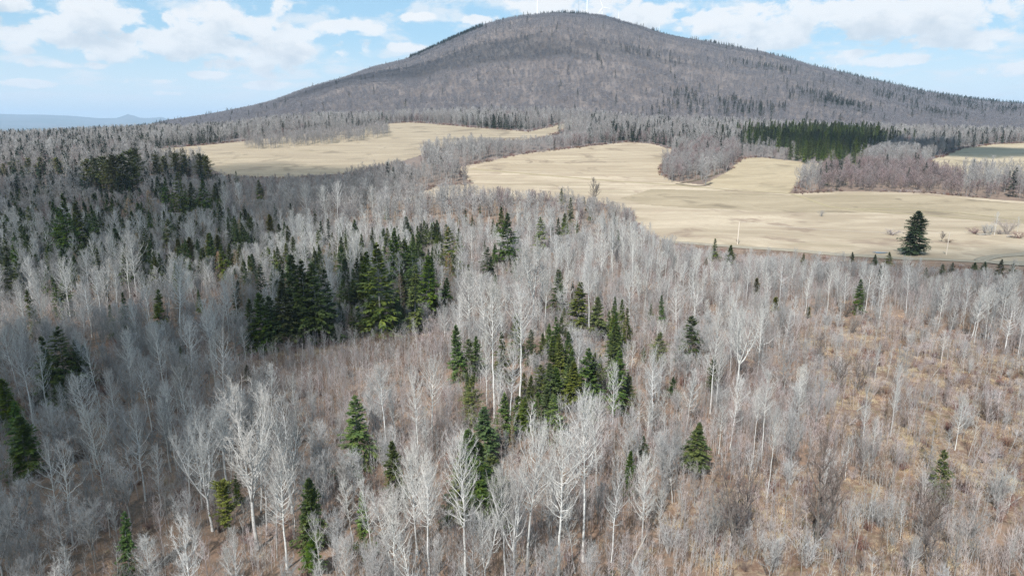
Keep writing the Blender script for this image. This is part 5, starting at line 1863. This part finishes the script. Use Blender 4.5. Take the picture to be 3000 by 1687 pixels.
def d_mfir(vx, vy, x, y):
    if vx is None: return 3.6
    d = np.full(vx.shape, 0.012)
    n = fbm(x / 130.0, y / 130.0, 2)
    d = np.where((vx > 1500) & (vy < 250), np.clip(1.3 * (n - 0.16), 0.006, 0.5), d)
    d = np.where((vx > 1750) & (vy > 90) & (vy < 230), np.clip(1.5 * (n - 0.10), 0.02, 0.7), d)
    d = np.where((vx > 1600) & (vy > 232) & (vy < 300), np.clip(0.10 + 1.2 * n, 0.03, 0.9), d)
    d = np.where((vx > 1030) & (vx < 1215) & (y > 2130), np.clip(1.6 + 3.0 * n + 0.010 * (vx - 1030) * (vx < 1090) - 0.02 * (vx - 1180) * (vx > 1180), 0.2, 3.0), d)
    d = np.where((vx >= 1200) & (vx < 1480) & (y > 2215), 1.1, d)
    d = np.where((vx > 1850) & (y > 2250), 0.5, d)
    d = np.where((vx < 420) & (y < 1700), 0.16, d)
    return d


x, y, z, vx, vy = scatter(d_mfir, 1040, 2600, 1.05)
counts['mountain_fir'] = place_mix('far_fir', x, y, z, vx, vy, 11, 19, 0, '', '', None, 'mountain_fir', 'dark firs dotted over the mountain and along its ridge', guard=0)
print('COUNTS', counts)

# ------------------------------------------------------------------ wind turbines and masts on the ridge
def plain(name, col, rough=0.5, spec=0.3):
    m, t, b = material(name)
    tc_ = t.n('ShaderNodeTexCoord')
    n = t.noise(tc_.outputs['Object'], 0.8, 4.0, 0.6)
    t.put(b.inputs['Base Color'], t.mix(t.m('MULTIPLY', t.ramp(n, 0.4, 0.75), 0.35), col, tuple(0.8 * q for q in col)))
    b.inputs['Roughness'].default_value = rough
    b.inputs['Specular IOR Level'].default_value = spec
    return m


M['turbine'] = plain('turbine_paint', (0.80, 0.80, 0.79), 0.4)
M['steel'] = plain('galvanised_steel', (0.30, 0.31, 0.33), 0.5)
M['pole'] = plain('weathered_pole_wood', (0.62, 0.54, 0.45), 0.9, 0.1)
M['wire'] = plain('power_wire', (0.45, 0.45, 0.45), 0.4)
M['log'] = plain('bleached_log', (0.30, 0.275, 0.24), 0.9, 0.1)
M['stone'] = plain('field_stone', (0.36, 0.35, 0.34), 0.9, 0.1)


def turbine(vx, hub_vy, depth, blade, phase, label, yaw=0.0):
    d = view_dir(vx, hub_vy)
    hub = np.array([0, 0, CAMZ]) + d * (depth / d[1])
    bz = float(terrain(hub[0], hub[1])) - 1.0
    h = hub[2] - bz
    o = put('wind_turbine', None, None, (hub[0], hub[1], bz), (0, 0, yaw))
    mb = MB()
    s = np.linspace(0, 1, 7)
    mb.tubes(np.stack([s * 0, s * 0 + 2.6, s * h], 1), 2.15 - 0.95 * s, 16)
    put('tower', mb.mesh('turbine_tower', M['turbine'], True), o)
    mb = MB()
    ys = np.array([-1.8, -1.5, 0.0, 5.5, 7.4, 7.8])
    mb.tubes(np.stack([ys * 0, ys, ys * 0 + h + 0.6], 1), np.array([0.2, 1.5, 1.9, 1.9, 1.4, 0.2]), 8)
    put('nacelle', mb.mesh('turbine_nacelle', M['turbine'], True), o)
    mb = MB()
    ys = np.array([-4.4, -4.0, -3.0, -1.7])
    mb.tubes(np.stack([ys * 0, ys, ys * 0 + h + 0.6], 1), np.array([0.1, 0.9, 1.5, 1.5]), 12)
    put('hub', mb.mesh('turbine_hub', M['turbine'], True), o)
    for k in range(3):
        a = phase + k * 2 * math.pi / 3
        dr = np.array([math.sin(a), 0, math.cos(a)]); sd = np.array([math.cos(a), 0, -math.sin(a)])
        mb = MB()
        rr = np.array([0.8, 3, 8, 15, 25, 35, 39]) / 39 * blade
        ch = np.array([1.1, 1.3, 2.1, 1.8, 1.25, 0.8, 0.25]) * blade / 39 * 1.1
        th = np.array([1.1, 1.0, 0.6, 0.45, 0.3, 0.2, 0.08])
        ring = []
        for r, c, t in zip(rr, ch, th):
            for q in range(8):
                an = q * math.pi / 4
                ring.append(dr * r + sd * (c * math.cos(an) * 0.5 * 2 * 0.6) + np.array([0, t * math.sin(an), 0]))
        V = np.array(ring) + np.array([0, -3.0, h + 0.6])
        F = []
        for i in range(len(rr) - 1):
            for q in range(8):
                a0, a1 = i * 8 + q, i * 8 + (q + 1) % 8
                F += [(a0, a1, a1 + 8), (a0, a1 + 8, a0 + 8)]
        F += [(6 * 8, 6 * 8 + q, 6 * 8 + q + 1) for q in range(1, 7)]
        mb.add(V, F)
        put('blade', mb.mesh('turbine_blade', M['turbine'], True), o)
    tag(o, label, 'wind turbine', 'wind turbines along the mountain')
    return o


R_ = math.radians
turbine(1353.5, -62, 2470, 42, R_(-152), 'leftmost wind turbine on the ridge, only its thick white tower in view', 0.35)
turbine(1478, -52, 2540, 42, R_(20), 'wind turbine on the summit, white tower rising out of view', -0.4)
turbine(1516, 20, 2790, 36, R_(-22), 'wind turbine right of the summit showing its hub and blades', 0.1)
turbine(1555, 50, 2800, 34, R_(2), 'wind turbine behind the right shoulder, one upright blade tip showing', 0.1)
turbine(1656, 86.5, 2800, 36, R_(3), 'wind turbine low behind the right slope with one upright blade', 0.1)
turbine(2062, 168, 6250, 42, R_(60), 'faint far wind turbine behind the right ridge, left one of two', 0.1)
turbine(2104, 163, 6300, 42, R_(-30), 'faint far wind turbine behind the right ridge, right one of two', 0.1)


def mast(vx, vy_top, depth, w, label):
    d = view_dir(vx, vy_top)
    top = np.array([0, 0, CAMZ]) + d * (depth / d[1])
    bz = float(terrain(top[0], top[1])) - 0.5
    h = top[2] - bz
    o = put('lattice_mast', None, None, (top[0], top[1], bz))
    for q in range(3):
        a = q * 2.094
        mb = MB()
        mb.tubes(np.array([[w * math.cos(a), w * math.sin(a), 0], [w * 0.55 * math.cos(a), w * 0.55 * math.sin(a), h]]), np.array([0.11, 0.08]), 5)
        put('leg', mb.mesh('mast_leg', M['steel']), o)
    mb = MB()
    n = int(h / 2.2)
    for i in range(n):
        for q in range(3):
            a0, a1 = q * 2.094, (q + 1) * 2.094
            z0, z1 = h * i / n, h * (i + 1) / n
            w0, w1 = w * (1 - 0.45 * i / n), w * (1 - 0.45 * (i + 1) / n)
            mb.tubes(np.array([[w0 * math.cos(a0), w0 * math.sin(a0), z0], [w1 * math.cos(a1), w1 * math.sin(a1), z1]]), np.array([0.06, 0.06]), 3)
    put('bracing', mb.mesh('mast_bracing', M['steel']), o)
    tag(o, label, 'mast')


mast(1456, -8, 2480, 1.1, 'tall grey lattice mast on the summit between two towers')
mast(1522, 33, 2520, 0.5, 'short thin mast right of the turbine with visible blades')

# ------------------------------------------------------------------ power line along the road
POLES = []
for (vx, vb, vt, label) in [(1855, 615, 558, 'tall pale wooden utility pole above the road at the left of the field'),
                            (2380, 641, 586, 'thin pale utility pole right of the lone spruce')]:
    p = ground_at(vx, vb)[0]
    h = top_height(p, vt)
    o = put('utility_pole', None, None, tuple(p))
    mb = MB()
    mb.tubes(np.array([[0, 0, -0.3], [0.05, 0, h * 0.5], [0.14, 0, h]]), np.array([0.22, 0.19, 0.15]), 10, cap=True)
    put('post', mb.mesh('pole_post', M['pole'], True), o)
    mb = MB()
    for a, b, r in ((0.16, -0.12, 0.05), (0.13, 0.0, 0.09)):
        zz = h - (0.0 if r < 0.06 else 0.55)
        mb.tubes(np.array([[0.14, 0, zz - 0.02], [0.14, 0, zz + 0.08], [0.14, 0, zz + 0.16], [0.14, 0, zz + 0.2]]), np.array([r * 0.6, r, r * 0.8, 0.02]), 8)
    put('insulator', mb.mesh('pole_insulator', M['steel'], True), o)
    tag(o, label, 'utility pole', 'utility poles along the road')
    POLES.append(np.array([p[0] + 0.14, p[1], p[2] + h + 0.18]))
pdir = POLES[1] - POLES[0]
n3 = POLES[1] + pdir * 0.8
n3[2] = terrain(n3[0], n3[1]) + 9.5
mb = MB()
for a, b in ((POLES[0], POLES[1]),):
    s = np.linspace(0, 1, 40)
    P = a[None] + (b - a)[None] * s[:, None]
    P[:, 2] -= 1.6 * 4 * s * (1 - s)
    for k in range(39):
        mb.tubes(P[k:k + 2], np.array([0.022, 0.022]), 5)
tag(put('power_wire', mb.mesh('power_wire', M['wire'])), 'thin overhead wire running between the two utility poles', 'wire')

# ------------------------------------------------------------------ things in the near field
for kind, vx, vb, vt, wide, label in [
    ('alder', 1855, 615, 602, 0.8, 'dark little bush at the foot of the left pole'),
    ('redbush', 2243, 592, 577, 2.6, 'low reddish brush in the field beside the lone spruce'),
    ('dark', 2368, 608, 585, 1.6, 'low crooked apple tree right of the lone spruce'),
    ('redbush', 2385, 610, 601, 2.8, 'flat reddish brush under the crooked apple tree'),
    ('redbush', 2452, 589, 574, 2.6, 'reddish brush at the left end of the shrub row on the far right'),
    ('alder', 2478, 590, 566, 1.3, 'dark shrub in the middle of the shrub row on the far right'),
    ('alder', 2492, 590, 562, 1.1, 'taller shrub in the shrub row on the far right'),
    ('aspen', 2501, 592, 536, 0.9, 'thin tree with a white lower trunk in the shrub row on the far right'),
    ('redbush', 2515, 590, 578, 2.2, 'reddish brush between white trunk and dark bush on the far right'),
    ('alder', 2533, 590, 552, 1.5, 'big dark slanting bush near the right edge of the field'),
    ('redbush', 2562, 600, 584, 2.0, 'rusty brush at the right edge of the field'),
    ('aspen', 2558, 592, 548, 0.8, 'thin grey sapling tree at the right edge of the field'),
    ('alder', 2066, 545, 530, 1.4, 'pale straw bush alone in the middle of the field'),
]:
    p = ground_at(vx, vb)[0]
    nm, cat = NAMES[kind]
    plant(kind, nm, cat, tuple(p), top_height(p, vt), label, None, int(vx), wide=wide)


def heap(vx, vy, label, n, rnd):
    """A small pile of field stones or logs, every piece its own part."""
    p = ground_at(vx, vy)[0]
    o = put('brush_pile', None, None, tuple(p))
    for k in range(n):
        L = 1.6 + 2.6 * rnd.rand(); a = rnd.randn() * 0.5
        c = np.array([rnd.randn() * 1.8, rnd.randn() * 0.7, 0.15 + 0.5 * rnd.rand()])
        dv = np.array([math.cos(a), math.sin(a), rnd.randn() * 0.12]) * L / 2
        mb = MB()
        mb.tubes(np.array([c - dv, c, c + dv]), np.array([0.16, 0.15, 0.10]), 7, cap=True)
        put('log', mb.mesh('pile_log', M['log'], True), o)
    tag(o, label, 'log pile')


heap(2472, 592, 'grey log pile under the shrubs on the far right of the field', 8, rg(501))
heap(2550, 597, 'pale log pile beside the slanting bush at the right edge', 9, rg(502))

# young beeches that kept their straw-coloured leaves
M['beech_leaf'] = mat_twig('beech_leaf', (0.52, 0.37, 0.21), 0.2, 0.02, 0.2)
for (vx, vb, vt, label) in [(1592, 1158, 1102, 'pale bush that kept its straw-coloured leaves beside a small fir'),
                            (1503, 915, 872, 'straw-leaved bush behind the dark centre fir cluster'),
                            (1478, 872, 846, 'small straw-leaved bush below the broad yellowish fir'),
                            (1596, 935, 900, 'orange-tan leafy bush right of the narrow fir pair')]:
    p = ground_at(vx, vb)[0]
    h = top_height(p, vt)
    r_ = rg(int(vx))
    o = put('beech_bush', None, None, tuple(p))
    st = shrub(r_, h, h * 0.42, 14, 6, 4, 0.012)
    put('branches', st.mesh('beech_branches', M['brown_twig']), o)
    mb = MB()
    n = 620
    c = r_.randn(n, 3); c /= np.linalg.norm(c, axis=1, keepdims=True); c *= (r_.rand(n, 1) ** 0.4)
    c = c * np.array([h * 0.42, h * 0.42, h * 0.40]) + np.array([0, 0, h * 0.58])
    a = unit(r_.randn(n, 3)) * 0.10; b = unit(np.cross(a, r_.randn(n, 3))) * 0.055
    Q = np.stack([c - a, c + b, c + a, c - b], 1)
    q = (np.arange(n) * 4)[:, None]
    mb.add(Q, np.concatenate([q + np.array([[0, 1, 2]]), q + np.array([[0, 2, 3]])]))
    put('leaves', mb.mesh('beech_leaves', M['beech_leaf']), o)
    tag(o, label, 'shrub')

# a puddle by the road
pm, pt_, pb = material('puddle_water')
pt_.put(pb.inputs['Base Color'], (0.10, 0.115, 0.14)); pb.inputs['Roughness'].default_value = 0.04; pb.inputs['Specular IOR Level'].default_value = 0.5
p = ground_at(2214, 637)[0]
an = np.linspace(0, 2 * math.pi, 40, endpoint=False)
rr = 1 + 0.25 * np.sin(an * 3 + 1) + 0.12 * np.sin(an * 5)
mb = MB()
mb.add(np.vstack([[[0, 0, 0]], np.stack([np.cos(an) * rr * 2.8, np.sin(an) * rr * 1.1, an * 0], 1)]), [(0, 1 + k, 1 + (k + 1) % 40) for k in range(40)])
tag(put('puddle', mb.mesh('puddle', pm), None, (p[0], p[1], float(terrain(p[0], p[1])) + 0.34)), 'small puddle at the road edge left of the lone spruce', 'puddle', kind='structure')

# fallen and leaning trunks in the near woods
for (x0, y0, x1, y1, lift, r, label) in [
    (1722, 1188, 1768, 1096, 5.5, 0.13, 'pale log leaning up against the dark round-shouldered fir'),
    (1588, 1424, 1624, 1360, 2.6, 0.13, 'grey leaning log beside the black-banded birch'),
    (2512, 1290, 2568, 1262, 0.7, 0.14, 'pale fallen trunk on brown ground at the right edge'),
    (2155, 1035, 2185, 1022, 0.5, 0.11, 'white fallen branch on the meadow below the dark bushes'),
    (2340, 958, 2362, 940, 1.4, 0.10, 'small white broken stem on the meadow slope'),
    (1992, 1105, 2030, 1108, 0.35, 0.13, 'grey log lying at the left of the meadow'),
    (1080, 1462, 1118, 1392, 3.4, 0.12, 'white broken trunk leaning at the bottom edge left of centre'),
    (1390, 1470, 1420, 1350, 3.0, 0.10, 'dark leaning stem behind the black-banded birch'),
]:
    a = ground_at(x0, y0)[0]
    b = ground_at(x1, max(y1, y0 - 30))[0]
    b2 = b.copy(); b2[2] += lift
    mb = MB()
    s = np.linspace(0, 1, 6)[:, None]
    P = (1 - s) * 0 + s * (b2 - a)[None]
    P[:, 2] += 0.1 + 0.12 * np.sin(s[:, 0] * 3.1)
    mb.tubes(P, r * (1 - 0.6 * s[:, 0]), 7, cap=True)
    rr = np.random.RandomState(int(x0))
    k = 5
    i0 = P[rr.randint(2, 6, k)]
    mb.spikes(i0, i0 + unit(rr.randn(k, 3) + np.array([0, 0, 0.8])) * (0.5 + rr.rand(k, 1)), np.full(k, 0.03))
    o = put('fallen_log', mb.mesh('fallen_log', M['log'], True), None, tuple(a))
    tag(o, label, 'log')

# ------------------------------------------------------------------ air
hzm = bpy.data.materials.new('haze')
hzm.use_nodes = True
T = NT(hzm.node_tree)
pv = T.n('ShaderNodeVolumePrincipled', ins={'Color': (0.60, 0.79, 1.0), 'Density': 0.00006})
pv.inputs['Anisotropy'].default_value = 0.0
ho = T.n('ShaderNodeOutputMaterial')
T.t.links.new(pv.outputs[0], ho.inputs['Volume'])
mb = MB()
mb.box((-34000, -10500, -140), (34000, 30500, 640))
tag(put('haze', mb.mesh('haze', hzm)), 'thin blue air haze over the whole valley', 'haze', kind='stuff')

# ------------------------------------------------------------------ clouds overhead that shade parts of the land
LT = np.array([math.sin(SUN_AZ) * math.cos(SUN_EL), math.cos(SUN_AZ) * math.cos(SUN_EL), -math.sin(SUN_EL)])


def cloud(gx_, gy_, gz_, rx, ry, rz_, dens, seed, label, alt=1300.0):
    """A flat-based cloud whose shadow falls at the given ground point."""
    t = (alt - gz_) / -LT[2]
    c = np.array([gx_, gy_, gz_]) - LT * t
    m = bpy.data.materials.new('cloud_vapour')
    m.use_nodes = True
    T = NT(m.node_tree)
    vs = T.n('ShaderNodeVolumeScatter', ins={'Color': (0.97, 0.98, 1.0), 'Density': dens})
    oo = T.n('ShaderNodeOutputMaterial')
    T.t.links.new(vs.outputs[0], oo.inputs['Volume'])
    nu, nv = 64, 26
    th = np.linspace(0, 2 * math.pi, nu, endpoint=False); ph = np.linspace(0.02, math.pi - 0.02, nv)
    TH, PH = np.meshgrid(th, ph)
    d = np.stack([np.cos(TH) * np.sin(PH), np.sin(TH) * np.sin(PH), np.cos(PH)], -1)
    k = 1 + 0.95 * fbm(d[..., 0] * 1.6 + seed, d[..., 1] * 1.6 + d[..., 2] * 0.7 - seed, 4)
    V = d * k[..., None] * np.array([rx, ry, rz_])
    V[..., 2] = np.where(V[..., 2] < 0, V[..., 2] * 0.35, V[..., 2])
    F = []
    for i in range(nv - 1):
        a = i * nu + np.arange(nu); b = i * nu + (np.arange(nu) + 1) % nu
        F.append(np.stack([a, a + nu, b + nu], 1)); F.append(np.stack([a, b + nu, b], 1))
    F.append(np.stack([np.zeros(nu - 2, int), np.arange(1, nu - 1), np.arange(2, nu)], 1))
    e = (nv - 1) * nu
    F.append(np.stack([np.full(nu - 2, e), e + np.arange(2, nu), e + np.arange(1, nu - 1)], 1))
    mb = MB()
    mb.add(V, np.concatenate(F))
    tag(put('cloud', mb.mesh('cloud', m, True), None, tuple(c)), label, 'cloud', kind='stuff')


cloud(-285, 330, 0, 180, 220, 130, 0.0075, 1.7, 'broad cloud overhead shading the left woods')
cloud(-106, 86, 0, 64, 52, 110, 0.019, 5.1, 'cloud overhead shading the lower left corner')
cloud(165, 205, 0, 85, 40, 60, 0.0065, 33.3, 'small added cloud, unseen overhead, shading the woods below the road')  # added out of view to darken the woods at the right
cloud(520, 800, 22, 165, 42, 70, 0.06, 9.3, 'thin cloud overhead shading the upper right field')
cloud(-80, 1750, 160, 520, 170, 110, 0.0055, 12.9, 'long cloud shading the middle of the mountain')
cloud(420, 2250, 300, 330, 130, 90, 0.006, 21.4, 'cloud shading the right shoulder of the mountain')
